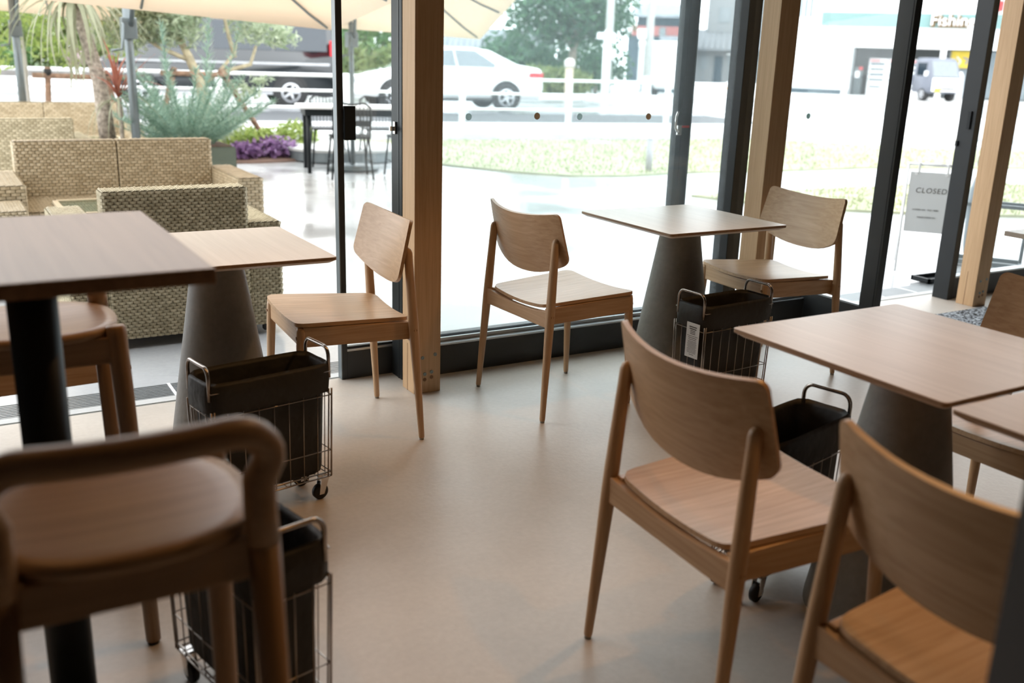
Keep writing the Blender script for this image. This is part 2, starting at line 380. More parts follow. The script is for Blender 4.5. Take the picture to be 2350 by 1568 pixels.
dot(2.247, FY+.0485, 1.078, M_dot, w1); dot(2.845, FY+.0485, 1.075, M_dot, w1)
# strike plate on the first jamb
k = box('strike_plate', (1.588, 3.612, 1.010), (1.5965, 3.632, 1.058), M_chrome, w1, .001)
box('latch_tongue', (1.570, 3.616, 1.022), (1.589, 3.628, 1.040), M_chrome, k, .001)
# ---- sliding glass door, pushed open behind the fixed window
d1 = sthing('door_1')
SY0, SY1 = 3.672, 3.712
box('stile', (1.376, SY0, 0), (1.398, SY1, 2.62), M_black, d1, .001)
box('stile_edge', (1.372, SY0+.001, 0), (1.3765, SY1, 2.62), M_grey, d1)
box('bottom_rail', (1.398, SY0, 0), (3.09, SY1, .118), M_black, d1, .001)
box('glazing_bead', (1.398, SY0+.004, .118), (3.09, SY1-.004, .128), M_alu, d1)
box('glazing_bead', (1.398, SY0+.010, .129), (3.09, SY1-.010, .138), M_frame, d1)
pane('glass_pane', (1.398, 3.689, .12), (3.09, 3.695, 2.62), M_glass2, d1)
box('stile', (3.062, SY0, 0), (3.092, SY1, 2.62), M_frame, d1, .002)
box('stile', (3.096, SY0+.004, 0), (3.150, SY1, 2.62), M_black, d1, .002)
box('meeting_strip', (3.215, 3.775, 0), (3.240, 3.795, 2.62), M_grey, d1)
box('pull_handle', (1.398, SY0-.012, .985), (1.444, SY0+.002, 1.115), M_steelblk, d1, .002)
dot(1.957, 3.6885, 1.071, M_dot2, d1); dot(2.517, 3.6885, 1.070, M_dot2, d1)
lv = tube('lever_handle', [(3.075, 3.668, 1.00), (3.052, 3.655, 1.004), (3.040, 3.652, 1.02), (3.040, 3.652, 1.07), (3.052, 3.655, 1.094)], .006, M_chrome, d1, 8)
box('lock_body', (3.062, 3.662, .985), (3.088, 3.673, 1.03), M_chrome, lv, .002)
box('lock_indicator', (3.096, 3.672, 1.018), (3.140, 3.6745, 1.028), M_redpl, lv)
# ---- sidelight right of second post
w2 = sthing('window_2')
box('sill_board', (3.44, FY, 0), (3.94, FY+.10, .128), M_black, w2, .002)
box('ledge', (3.44, FY+.02, .128), (3.94, FY+.08, .142), M_alu, w2)
pane('glass_pane', (3.44, FY+.050, .12), (3.945, FY+.056, 2.62), M_glass2, w2)
dot(3.868, FY+.0485, 1.074, M_dot2, w2)
# ---- glass door swung inward
d2 = sthing('door_2')
box('bottom_rail', (3.962, 3.13, .008), (3.998, 3.74, .160), M_black, d2, .002)
box('glazing_bead', (3.968, 3.22, .160), (3.992, 3.74, .166), M_alu, d2)
box('lock_stile', (3.958, 3.128, .008), (4.002, 3.224, 2.60), M_black, d2, .003)
box('stile_groove', (3.9572, 3.138, .008), (3.9585, 3.143, 2.60), M_steelblk, d2)
pane('glass_pane', (3.977, 3.224, .15), (3.983, 3.74, 2.60), M_glass2, d2)
box('top_rail', (3.962, 3.13, 2.52), (3.998, 3.74, 2.60), M_black, d2)
box('pivot_plate', (3.86, 3.62, 0), (3.955, 3.70, .006), M_chrome, d2)
# ---- jamb, right bay
w3 = sthing('window_3')
box('jamb', (5.140, 3.555, 0), (5.192, 3.660, 2.62), M_frame, w3, .003)
box('strike_plate', (5.128, 3.58, 1.0), (5.141, 3.60, 1.10), M_steelblk, w3, .002)
box('strike_plate', (5.128, 3.64, .90), (5.141, 3.655, .93), M_steelblk, w3, .002)
box('sill_board', (5.192, FY, 0), (8.9, FY+.10, .128), M_black, w3, .002)
box('ledge', (5.192, FY+.002, .128), (8.9, FY+.06, .138), M_alu, w3)
pane('glass_pane', (5.192, FY+.05, .12), (8.9, FY+.056, 2.62), M_glass2, w3)
box('transom', (1.60, FY, 2.56), (8.9, FY+.1, 2.63), M_black, w3)
# ---- threshold channel and drain
tr = sthing('trim_threshold')
box('threshold_strip', (-4, 3.70, -.05), (9, 3.722, -.003), plain('threshold_seal', (.10, .10, .085), .7), tr)
box('threshold_strip', (-4, 3.722, -.05), (9, 3.775, -.002), M_kerb, tr)
g = box('drain_channel', (-4, 3.775, -.05), (9, 3.94, -.018), M_dark, tr)
for i in range(9):
    box('drain_slat', (-4, 3.782+i*.0178, -.019), (9, 3.782+i*.0178+.0105, -.003), M_grille, tr)
for x in (.72, 1.0, 4.85, 5.15): box('drain_crossbar', (x, 3.776, -.019), (x+.012, 3.94, -.0025), M_white, tr)

# ================================================================== DINING CHAIRS
def lerp(a, b, t): return a+(b-a)*t
def ends(n, k):  # parameter rows 0..1 concentrated at both ends
    return [(1-math.cos(PI*i/(n-1)))/2 for i in range(n)]
def make_chair(label, loc, rz):
    t = thing('dining_chair', label, 'chair', loc, rz, 'oak dining chairs')
    lg = []
    for s in (1, -1):
        # rear leg: foot to top, tapered and splayed
        a, b = Vector((0, .236*s, 0)), Vector((.0445, .2115*s, .690)); pts, rad = [], []
        for q, r in ((.010, .0095), (.02, .0105), (.25, .0135), (.55, .0175), (.64, .0175), (.85, .0155), (.975, .0145), (.992, .011), (1, .005)):
            pts.append(a.lerp(b, q)); rad.append(r)
        l = tube('leg', pts, rad, M_oak[2], t, 12); lg.append(l)
        lathe('glide', [(.0085, 0), (.0085, .008)], M_glide, l, 10, (.0005, .236*s, 0))
        lathe('plug', [(.006, -.0005), (.006, .0012)] if s > 0 else [(.006, .0005), (.006, -.0012)], M_plug, l, 10, (.026, (.2205+.0165)*s, .405), 1)
    for s in (1, -1):
        a, b = Vector((.430, .2135*s, 0)), Vector((.412, .199*s, .443)); pts, rad = [], []
        for q, r in ((.016, .0092), (.03, .0105), (.4, .0135), (.8, .0165), (.97, .0165), (1, .0145)):
            pts.append(a.lerp(b, q)); rad.append(r)
        l = tube('leg', pts, rad, M_oak[2], t, 12)
        lathe('glide', [(.0085, 0), (.0085, .008)], M_glide, l, 10, (.430, .2135*s, 0))
        lathe('plug', [(.006, -.0165), (.006, .0172)], M_plug, l, 10, (.414, .2005*s, .408), 0)
    # rails
    def rail(p, q, zl, zh, th, dip, n=9, m=M_oak[1]):
        p, q = Vector(p), Vector(q); d = (q-p).normalized(); w = Vector((-d.y, d.x, 0))*th/2; v, f = [], []
        for i in range(n):
            s = i/(n-1); c = p.lerp(q, s); h = lerp(zh[0], zh[1], s)-dip*(1-(2*s-1)**2); z0 = lerp(zl[0], zl[1], s)
            for off, z in ((-w, z0), (w, z0), (w, h), (-w, h)): v.append((c.x+off.x, c.y+off.y, z))
        for i in range(n-1):
            for j in range(4): f.append((i*4+j, i*4+(j+1) % 4, i*4+4+(j+1) % 4, i*4+4+j))
        f.append((3, 2, 1, 0)); f.append(tuple((n-1)*4+j for j in range(4)))
        return mesh('rail', v, f, m, t, False, .003)
    rail((.026, .212, 0), (.026, -.212, 0), (.360, .360), (.424, .424), .020, .016)
    rail((.409, -.196, 0), (.409, .196, 0), (.378, .378), (.446, .446), .022, .017)
    for s in (1, -1): rail((.030, .191*s, 0), (.410, .2035*s, 0), (.366, .378), (.4275, .4470), .021, 0, 2, M_oak[0])
    # seat: saddle-curved plywood
    rows = 15; cols = 15; top = []
    us, uf, hr, hf, rc = .024, .430, .186, .220, .034; L = uf-us
    for i in range(rows):
        tt = ends(rows, 0)[i]; u = us+L*tt; hw = lerp(hr, hf, tt); d = min(u-us, uf-u)
        if d < rc: hw -= rc-math.sqrt(max(0, rc*rc-(rc-d)**2))
        z0 = lerp(.4425, .4625, tt); row = []
        for j in range(cols):
            s = -1+2*j/(cols-1); v = s*hw; full = v/lerp(hr, hf, tt)
            row.append((u, v, z0-.019*(1-full*full)*(.75+.25*math.sin(PI*tt))))
        top.append(row)
    o = shell('seat', top, -.0125, M_oak[0], t)
    # backrest: bent plywood panel
    cols = 19; rows = 7; b0, b1 = Vector((.090, 0, .603)), Vector((.0446, 0, .7865)); tl = (b1-b0).length; td = (b1-b0)/tl
    nb = Vector((-td.z, 0, td.x)); grid = []; r = .022
    ed = [1-e/.237 for e in (0, .0006, .0022, .0048, .0085, .013, .0175, .022)]; sv = [-x for x in ed]+[ed[-1]*(-1+2*j/12) for j in range(1, 12)]+ed[::-1]; cols = len(sv)
    for i in range(rows):
        w = i/(rows-1); row = []
        for s in sv:
            e = (1-abs(s))*.237; cr = r-math.sqrt(max(0, r*r-(r-e)**2)) if e < r else 0
            lo = -.050*(1-abs(s)**2.4)+cr; hi = tl-.010*(1-s*s)-cr
            q = lerp(lo, hi, w); hw = lerp(.2435, .2305, max(0, min(1, q/tl)))
            p = b0+td*q+nb*(.050*(1-s*s)); row.append((p.x, s*hw, p.z))
        grid.append(row)
    shell('backrest', grid, .0115, M_oak[1], t)
    return t
chair0 = make_chair('oak dining chair seen from behind, alone in front of the large window pane', (1.857, 3.121, 0), .0376)
G = 'oak dining chairs'
dup(chair0, 'oak dining chair turned side-on beside the timber post, drawn up to the left cone table', (1.404, 3.169, 0), 3.0854)
dup(chair0, 'oak dining chair facing the camera at the right end of the window table', (3.369, 3.0625, 0), 3.0889)
dup(chair0, 'large oak dining chair with its back to the camera in the right middle foreground', (1.1964, 1.3997, 0), -.0644)
dup(chair0, 'blurred oak dining chair with amber seat in the bottom right corner', (1.166, .755, 0), -.02)
dup(chair0, 'oak dining chair at the right edge, half hidden behind the foreground table', (2.594, 1.376, 0), PI)
dup(chair0, 'oak dining chair behind the far bar stool, mostly hidden at left edge', (.004, 3.107, 0), 0)

# ================================================================== CONE TABLES
def make_cone_table(label, loc):
    t = thing('cone_table', label, 'table', loc, 0, 'square tables on concrete cones')
    h = .30; ch = .016; z0, z1, z2 = .680, .690, .700
    poly = []
    for sx, sy, a in ((1, 1, 0), (-1, 1, PI/2), (-1, -1, PI), (1, -1, 3*PI/2)):
        for k in range(4):
            an = a+PI/2*k/3; poly.append((sx*(h-.012)+.012*math.cos(an), sy*(h-.012)+.012*math.sin(an)))
    n = len(poly); v = [(x*(h-ch)/h, y*(h-ch)/h, z0) for x, y in poly]+[(x, y, z1) for x, y in poly]+[(x, y, z2-.001) for x, y in poly]+[(x*.9965, y*.9965, z2) for x, y in poly]
    f = [tuple(range(n-1, -1, -1)), tuple(range(3*n, 4*n))]
    for k in range(3): f += [(k*n+i, k*n+(i+1) % n, (k+1)*n+(i+1) % n, (k+1)*n+i) for i in range(n)]
    o = mesh('table_top', v, f, M_table, t); o.data.materials.append(M_darkedge)
    for p in o.data.polygons:
        if abs(p.normal.z) < .2: p.material_index = 1
    lathe('cone_base', [(.176, 0), (.182, .006), (.180, .03), (.080, .655), (.079, .668)], M_cone, t, 48)
    lathe('mounting_plate', [(.10, .668), (.10, .680)], M_black, t, 24)
    return t
tab0 = make_cone_table('square oak cone table by the window with a woven view of wet terrace, right of the middle', (2.647, 3.098, 0))
tab0['label'] = 'square oak table on a concrete cone standing against the big window, in sharp focus'
dup(tab0, 'square oak table on a concrete cone at the left, in front of the wicker armchair', (.760, 3.155, 0), 0)
dup(tab0, 'square oak table on a concrete cone in the right foreground, nearest whole table', (1.938, 1.398, 0), 0)
dup(tab0, 'square oak table cut by the right edge, pushed against the foreground table', (1.921, .776, 0), 0)

# table with white steel legs behind, right edge
t6 = thing('cafe_table', 'small wood-topped table with white steel legs at the far right edge', 'table', (4.06, 2.07, 0))
box('table_top', (-.33, -.30, .68), (.33, .30, .70), M_table, t6, .003)
for sx in (-1, 1):
    for sy in (-1, 1): tube('leg', [(.20*sx, .2*sy, .68), (.20*sx+.03*sx, .22*sy, 0)], .014, M_white, t6, 10)

# ================================================================== BAR TABLE AND STOOLS
bt = thing('bar_table', 'high bar table with blurred brown wooden top on a black pole, left foreground', 'table', (.118, 1.78, 0))
o = box('table_top', (-.25, -.30, .970), (.237, .30, .995), wood('bar_table_oak', (.42, .30, .21), (.31, .21, .14), 1, rough=.42, fine=60, coarse=5, mixc=.45), bt, .004); o.data.materials.append(M_darkedge)
for p in o.data.polygons:
    if abs(p.normal.z) < .3: p.material_index = 1
lathe('pole', [(.040, .02), (.040, .965)], M_steelblk, bt, 28)
lathe('base_plate', [(.15, 0), (.15, .010), (.05, .022)], M_steelblk, bt, 40)
lathe('mounting_plate', [(.09, .962), (.09, .970)], M_steelblk, bt, 24)
def make_stool(label, loc, rz):
    """faces +y; back hoop at -y"""
    t = thing('bar_stool', label, 'stool', loc, rz, 'wooden bar stools')
    ZS = .745
    # rear legs run up into the hoop (one bent piece), sub-split at the seat
    for s in (1, -1):
        l = tube('leg', [(.166*s, -.165, .008), (.160*s, -.152, .35), (.152*s, -.140, ZS-.03)], [.0165, .0185, .021], M_stool[2], t, 14)
        lathe('glide', [(.013, 0), (.013, .009)], M_rubber, l, 12, (.166*s, -.165, 0))
        l = tube('leg', [(.166*s, .168, .008), (.160*s, .150, .35), (.150*s, .118, ZS-.02), (.1495*s, .116, ZS-.005), (.1493*s, .1155, ZS)], [.0165, .0185, .021, .021, .018], M_stool[2], t, 14)
        lathe('glide', [(.013, 0), (.013, .009)], M_rubber, l, 12, (.166*s, .168, 0))
    path = [(.152, -.140, ZS-.032), (.150, -.138, ZS+.01), (.149, -.142, ZS+.055)]
    cz = ZS+.085
    for k in range(7):
        a = k/6*PI/2; path.append((.149+.012-.055*(1-math.cos(a)), -.148-.004*k, cz+.050*math.sin(a)))
    path += [(x, -.172-.012*(1-(x/.106)**2), cz+.050) for x in (.08, .05, .02)]
    full = path+[(-x, y, z) for x, y, z in reversed(path)]
    rad = [.0215]*3+[.0205]*(len(path)-3); tube('back_hoop', full, rad+rad[::-1], M_stool[0], t, 16)
    # seat: rounded, slightly dished
    rings, seg = 7, 40; v, f = [], []
    def outline(a):
        c, s_ = math.cos(a), math.sin(a); n = 2.5
        r = (abs(c/.168)**n+abs(s_/.165)**n)**(-1/n); return r*c, r*s_
    for k in range(1, rings+1):
        q = k/rings
        for j in range(seg):
            x, y = outline(2*PI*j/seg); v.append((x*q, y*q-.005, ZS-.008*(1-q*q)-(.004 if k == rings else 0)))
    v.append((0, -.005, ZS-.008)); c0 = len(v)-1
    for j in range(seg): f.append((c0, j, (j+1) % seg))
    for k in range(rings-1):
        for j in range(seg): f.append((k*seg+j, (k+1)*seg+j, (k+1)*seg+(j+1) % seg, k*seg+(j+1) % seg))
    b = len(v)
    for j in range(seg): x, y = outline(2*PI*j/seg); v.append((x*.985, y*.985-.005, ZS-.020))
    for j in range(seg): f.append(((rings-1)*seg+j, b+j, b+(j+1) % seg, (rings-1)*seg+(j+1) % seg))
    f.append(tuple(b+j for j in range(seg-1, -1, -1)))
    mesh('seat', v, f, M_stool[0], t, True)
    for s in (1, -1):
        mesh('rail', bxv((.140*s-.012, -.13, ZS-.085), (.140*s+.012, .115, ZS-.022)), BF, M_stool[2], t, False, .004)
        mesh('rail', bxv((-.14, .116*s-.014*(s < 0)-.012, ZS-.080), (.14, .116*s-.014*(s < 0)+.012, ZS-.022)), BF, M_stool[0], t, False, .004)
    tube('footrest', [(-.160, .158, .25), (.160, .158, .25)], .011, M_stool[0], t, 12)
    return t
st0 = make_stool('blurred dark wooden bar stool with curved hoop back, closest to the camera at bottom left', (.158, 1.262, 0), 0)
dup(st0, 'wooden bar stool tucked under the far side of the high bar table', (.146, 2.253, 0), PI, 'wooden bar stools')

# ================================================================== WIRE BASKETS ON CASTERS
def make_basket(label, loc, rz):
    t = thing('wire_basket', label, 'basket', loc, rz, 'wire laundry baskets with dark liners')
    L, D, ZB, ZT = .188, .082, .075, .432
    for s in (1, -1):   # tube handles at both short ends
        x = s*L*.985; p = [(x, -D*.84, ZT-.045), (x, -D*.84, ZT+.018)]
        p += [(x, -D*.84+.026-.026*math.cos(a*PI/10), ZT+.018+.030*math.sin(a*PI/10)) for a in range(1, 6)]
        p += [(x, -q[1], q[2]) for q in reversed(p)]
        tube('handle', p, .0055, M_hand, t, 10)
    cl = ((L, D), (L, -D), (-L, -D), (-L, D))
    for x, y in cl:
        tube('corner_wire', [(x*.97, y*.93, ZB), (x*.995, y*.985, ZT-.075)], .0028, M_wire, t, 6)
        tube('corner_wire', [(x*.965-.010*(1 if x > 0 else -1), y*.93, ZB), (x-.010*(1 if x > 0 else -1), y*.985, ZT-.075)], .0022, M_wire, t, 6)
    for z, k in ((ZB, .965), (ZB+.014, .966), (ZB+.085, .975), (ZT-.095, .99), (ZT-.022, .985)):
        tube('ring_wire', [(x*k, y*(k-.03 if z < .2 else k), z) for x, y in cl], .0026 if z < .1 else .0018, M_wire, t, 6, True)
    vl = None
    for s in (1, -1):
        for i in range(1, 8):
            x = -L+2*L*i/8; w = tube('wire', [(x*.965, s*D*.935, ZB), (x, s*D, ZT-.005)], .0015, M_wire, t, 5)
        for i in range(1, 4):
            y = -D+2*D*i/4; tube('wire', [(s*L*.965, y*.935, ZB), (s*L, y, ZT-.005)], .0015, M_wire, t, 5)
    for i in range(1, 10):
        x = -L+2*L*i/10; tube('wire', [(x*.965, -D*.935, ZB), (x*.965, D*.935, ZB)], .0015, M_wire, t, 5)
    # liner bag with folded cuff
    rr = random.Random(3); nl = 44
    def ring(l, d, z, wob):
        out = []
        for i in range(nl):
            a = 2*PI*i/nl; c, s = math.cos(a), math.sin(a); n = 9
            r = (abs(c/l)**n+abs(s/d)**n)**(-1/n); k = 1+wob*rr.uniform(-1, 1); out.append((r*c*k, r*s*k, z+wob*.12*rr.uniform(-1, 1)))
        return out
    rings = [ring(L*1.02, D*1.05, ZT-.085, .008), ring(L*1.03, D*1.06, ZT-.05, .006), ring(L*1.022, D*1.05, ZT-.006, .006), ring(L*.99, D*.97, ZT+.005, .004),
             ring(L*.955, D*.90, ZT-.010, .004), ring(L*.93, D*.86, ZT-.09, .012), ring(L*.915, D*.84, ZT-.20, .02), ring(L*.90, D*.82, ZB+.03, .02), ring(L*.86, D*.76, ZB+.012, .006)]
    v = [p for r in rings for p in r]; f = []
    for k in range(len(rings)-1):
        for j in range(nl): f.append((k*nl+j, k*nl+(j+1) % nl, (k+1)*nl+(j+1) % nl, (k+1)*nl+j))
    f.append(tuple((len(rings)-1)*nl+j for j in range(nl)))
    o = mesh('liner', v, f, M_liner, t, True)
    for x, y in cl:
        cx_, cy_ = x*.86, y*.72
        ca = box('caster', (cx_-.017, cy_-.014, ZB-.006), (cx_+.017, cy_+.014, ZB-.002), M_chrome, t, .001)
        fk = prism('fork', [(cx_-.012, ZB-.006), (cx_+.016, ZB-.006), (cx_-.002, .018), (cx_-.018, .018)], cy_+.0105, cy_+.0125, M_chrome, ca, 1)
        fk = prism('fork', [(cx_-.012, ZB-.006), (cx_+.016, ZB-.006), (cx_-.002, .018), (cx_-.018, .018)], cy_-.0125, cy_-.0105, M_chrome, ca, 1)
        lathe('wheel', [(.005, -.009), (.021, -.009), (.025, -.006), (.025, .006), (.021, .009), (.005, .009)], M_rubber, ca, 24, (cx_-.010, cy_, .025), 1)
    return t
bk0 = make_basket('dark-lined wire basket on casters in front of the left concrete cone', (.748, 2.668, 0), math.radians(10))
GB = 'wire laundry baskets with dark liners'
dup(bk0, 'dark-lined wire basket with a white paper tag, beside the window table cone', (2.622, 2.768, 0), math.radians(4))
dup(bk0, 'dark-lined wire basket half hidden between the two right foreground chairs', (1.842, 1.668, 0), math.radians(13))
dup(bk0, 'blurred dark-lined wire basket behind the nearest bar stool, lower left', (.448, 1.765, 0), math.radians(103))
# paper tag hanging on the second basket (its short end faces the camera side)
tg = thing('paper_tag', 'white printed paper tag hanging from the end of the wire basket by the window table', 'tag', (2.428, 2.722, .305), math.radians(4))
box('card', (-.002, -.034, -.075), (-.001, .034, .062), M_paper, tg)
for i, (w, z, h) in enumerate(((.020, .046, .004), (.018, .038, .004), (.013, .031, .0025), (.013, .025, .0025), (.013, .019, .0025), (.028, .010, .0015), (.022, .003, .002), (.020, -.004, .0018), (.023, -.011, .0015), (.022, -.016, .0015),
                               (.024, -.021, .0015), (.023, -.026, .0015), (.024, -.031, .0015), (.021, -.036, .0015), (.024, -.041, .0015), (.023, -.046, .0015), (.024, -.051, .0015), (.022, -.056, .0015), (.012, -.063, .0018))):
    box('print_line', (-.0024, -w, z-h/2), (-.0020, w, z+h/2), M_ink, tg)

# ================================================================== FLOOR MAT, BLACK UPRIGHT
mt = box('door_mat', (4.45, 2.60, 0), (5.17, 3.33, .010), M_mat); tag(mt, 'grey speckled door mat on the floor inside the open glass door', 'mat')
up = thing('steel_upright', 'matte black upright panel, blurred, at the bottom right corner', 'panel', (.86, .455, 0), -YAW)
box('panel_board', (0, -.05, .01), (.30, .05, 1.05), M_steelblk, up, .003)
box('foot_plate', (-.01, -.08, 0), (.31, .08, .012), M_steelblk, up)

# ================================================================== GROUND OUTSIDE
def slab(name, poly, z0, z1, mat): return struct(prism(name, poly, z0, z1, mat))
slab('terrace', [(-40, 3.94), (60, 3.94), (60, 15.0), (-40, 19.5)], -.25, GROUND, M_terr)
RD = Vector((.988, -.157, 0)); RN = Vector((.157, .988, 0))        # along / across the road
def rd(a, b, z=0): p = RD*a+RN*b; return Vector((p.x, p.y, z))
def strip(name, b0, b1, z0, z1, mat, a0=-60, a1=90): return slab(name, [rd(a0, b0)[:2], rd(a1, b0)[:2], rd(a1, b1)[:2], rd(a0, b1)[:2]], z0, z1, mat)
strip('roadside_verge', 15.6, 19.0, -.25, -.005, M_kerb)
strip('dark_kerb_strip', 19.0, 22.4, -.25, .0, M_dark, -60, 14.2)
strip('pavement_strip', 19.0, 22.4, -.26, -.006, M_walk, 14.2, 90)
strip('road', 22.4, 30.5, -.25, -.01, M_road)
strip('far_verge', 30.5, 140, -.25, .02, M_walk, -150, 200)

def lawn(name, poly, label, n, blades):
    o = prism(name, poly, -.02, .012, M_lawn); tag(o, label, 'lawn', kind='stuff')
    xs = [p[0] for p in poly]; ys = [p[1] for p in poly]; v, f = [], []; rr = random.Random(n)
    def inside(x, y):
        c = False; j = len(poly)-1
        for i in range(len(poly)):
            (xi, yi), (xj, yj) = poly[i], poly[j]
            if (yi > y) != (yj > y) and x < (xj-xi)*(y-yi)/(yj-yi)+xi: c = not c
            j = i
        return c
    k = 0
    while k < blades:
        x, y = rr.uniform(min(xs), max(xs)), rr.uniform(min(ys), max(ys))
        if not inside(x, y): continue
        k += 1; a = rr.uniform(0, PI); w = .012; h = rr.uniform(.02, .05); dx, dy = w*math.cos(a), w*math.sin(a); b = len(v)
        v += [(x-dx, y-dy, .01), (x+dx, y+dy, .01), (x+rr.uniform(-.02, .02), y+rr.uniform(-.02, .02), .01+h)]; f.append((b, b+1, b+2))
    g = mesh('grass_blades', v, f, L_grass, o); g['kind'] = 'stuff'
    return o
lawn('lawn', [(5.42, 11.4), (5.50, 10.91), (6.02, 9.96), (6.42, 9.54), (7.1, 9.35), (7.83, 9.42), (8.8, 9.40), (9.6, 9.24), (11.2, 9.19), (12.4, 8.9), (15.2, 8.0), (19, 7.4), (19, 9.2), (15.2, 10.9), (14.3, 11.9), (13.3, 12.9), (12.6, 13.35), (7.0, 14.2), (5.3, 14.4)],
     'broad pale lawn running along the white roadside fence', 1, 9000)
lawn('lawn', [(6.7, 7.72), (8.0, 7.68), (9.3, 7.64), (10.5, 7.4), (14, 6.6), (14, 4.6), (10, 5.0), (8.2, 5.9), (7.4, 6.5), (6.95, 7.1)],
     'smaller strip of lawn beside the path, behind the CLOSED board', 2, 4000)

# ================================================================== ROADSIDE FENCE
fe = thing('guard_fence', 'white pipe guard fence with four rails along the road', 'fence', (0, 0, 0))
FA, FB = Vector((7.56, 14.48, 0)), Vector((11.32, 13.88, 0)); FD = (FB-FA)/2
for k in range(-7, 5):
    p = FA+FD*k; lathe('fence_post', [(.052, 0), (.052, .97), (.04, .99)], M_white, fe, 14, p)
for z, r in ((.955, .027), (.725, .022), (.475, .022), (.24, .022)):
    a, b = FA+FD*-7, FA+FD*4; tube('fence_rail', [(a.x, a.y, z), (b.x, b.y, z)], r, M_white, fe, 10)
kb = FA+FD*-8; ke = FA+FD*4.2; nrm = Vector((.157, .988, 0))*.09
struct(prism('kerb', [(kb-nrm)[:2], (ke-nrm)[:2], (ke+nrm)[:2], (kb+nrm)[:2]], -.05, .09, M_kerb))
gp = thing('guide_post', 'lone white guide post beyond the fence, left of the right timber post', 'post', (18.3, 20.0, 0))
lathe('shaft', [(.05, 0), (.05, .8), (.03, .86)], M_white, gp, 14); lathe('collar', [(.058, .66), (.058, .72)], plain('orange_band', (.75, .35, .15), .5), gp, 14)
bo = thing('bollard', 'short grey bollard light standing on the lawn', 'bollard', (7.66, 9.66, 0))
lathe('shaft', [(.042, 0), (.042, .40)], plain('bollard_grey', (.42, .40, .42), .5), bo, 16); lathe('cap', [(.046, .40), (.046, .425)], M_white, bo, 16)
mc = thing('cover_disc', 'white round cover lying on the lawn near the fence', 'cover', (9.47, 13.25, .012))
lathe('disc', [(.17, 0), (.17, .012)], M_white, mc, 24); lathe('rim', [(.19, 0), (.19, .008)], M_kerb, mc, 24)
mc2 = thing('cover_disc', 'small white cover on the lawn strip beside the CLOSED board', 'cover', (8.5, 5.95, .012))
lathe('disc', [(.06, 0), (.06, .015)], M_white, mc2, 20); lathe('rim', [(.07, 0), (.07, .008)], M_kerb, mc2, 20)

# ================================================================== CLOSED BOARD
sg = thing('a_frame_sign', 'white A-frame sign board reading CLOSED outside the doorway', 'sign', (5.72, 4.40, 0), math.atan2(-.78, .63))
# local: x to the right along the width, y away from the camera, z up
WS, HT = .30, .705
for s, nm in ((-1, 'front'), (1, 'back')):
    for x in (0, WS): tube('frame_leg', [(x, .012*s, HT), (x, .21*s, 0)], .0085, M_white, sg, 10)
tube('top_bar', [(-.01, 0, HT), (WS+.01, 0, HT)], .010, M_white, sg, 10)
for x in (.07, WS-.05): box('hanger', (x-.007, -.022, HT-.055), (x+.007, -.008, HT+.012), M_white, sg, .002)
bd = mesh('board', [(x, y, z) for y0 in (0, .004) for x, y, z in ((.018, -.022+y0, HT-.05), (WS-.018, -.022+y0, HT-.05), (WS-.018, -.135+y0, HT-.44), (.018, -.135+y0, HT-.44))],
          [(0, 3, 2, 1), (4, 5, 6, 7), (0, 1, 5, 4), (1, 2, 6, 5), (2, 3, 7, 6), (3, 0, 4, 7)], plain('sign_panel', (.56, .58, .575), .6, 0, .02), sg)
for x in (.055, WS-.055): lathe('knob', [(.010, -.030), (.010, -.022)], M_white, sg, 12, (x, 0, HT-.062), 1)
tilt = math.atan2(.113, .39); rx = PI/2-tilt
def on(zd): q = zd/.407; return (-.022-.113*q-.0012, HT-.05-.39*q)
y, z = on(.125); text('lettering', 'CLOSED', .049, M_ink, bd, (WS/2+.01, y, z), (rx, 0, 0), .0005, .12, 0, 1.12)
y, z = on(.255); text('lettering', 'CLOSED ON   TUE / WED', .0145, M_ink, bd, (WS/2-.01, y, z), (rx, 0, 0), .0005)
y, z = on(.305); text('lettering', 'PLEASE CHECK ON', .0135, M_ink, bd, (WS/2, y, z), (rx, 0, 0), .0005)
tray = thing('boot_tray', 'flat black rectangular tray outside the door beside the jamb', 'tray', (5.60, 3.97, 0))
for a, b in (((-.17, -.07, 0), (.2, .07, .004)), ((-.17, -.07, 0), (-.155, .07, .03)), ((.185, -.07, 0), (.2, .07, .03)), ((-.17, -.07, 0), (.2, -.058, .03)), ((-.17, .058, 0), (.2, .07, .03))):
    box('tray_side', a, b, M_steelblk, tray)
us = thing('umbrella_stand', 'grey metal umbrella stand outside the window right of the last timber post', 'stand', (6.38, 4.15, 0), -1.02)
for z, w in ((.025, .016), (.43, .012)):
    for a, b in (((-.22, -.11, z-w), (.22, -.09, z+w)), ((-.22, .09, z-w), (.22, .11, z+w)), ((-.22, -.11, z-w), (-.20, .11, z+w)), ((.20, -.11, z-w), (.22, .11, z+w))): box('frame_bar', a, b, M_grey, us)
for x in (-.21, .21): tube('upright', [(x, 0, 0), (x, 0, .43)], .012, M_grey, us, 8)
box('drip_tray', (-.20, -.09, .005), (.20, .09, .012), M_grey, us)
cu_ = thing('closed_umbrella', 'pale grey folded umbrella standing in the metal umbrella stand', 'umbrella', (6.26, 4.25, .012))
lathe('folded_canopy', [(.008, .06), (.022, .14), (.034, .40), (.030, .52), (.012, .60)], plain('umbrella_vinyl', (.30, .34, .37), .3), cu_, 14); tube('shaft', [(0, 0, 0), (0, 0, .70)], .005, M_grey, cu_, 8)
tube('crook_handle', [(0, 0, .68), (0, 0, .74), (.02, 0, .77), (.045, 0, .765), (.055, 0, .74)], .010, M_umb, cu_, 8)

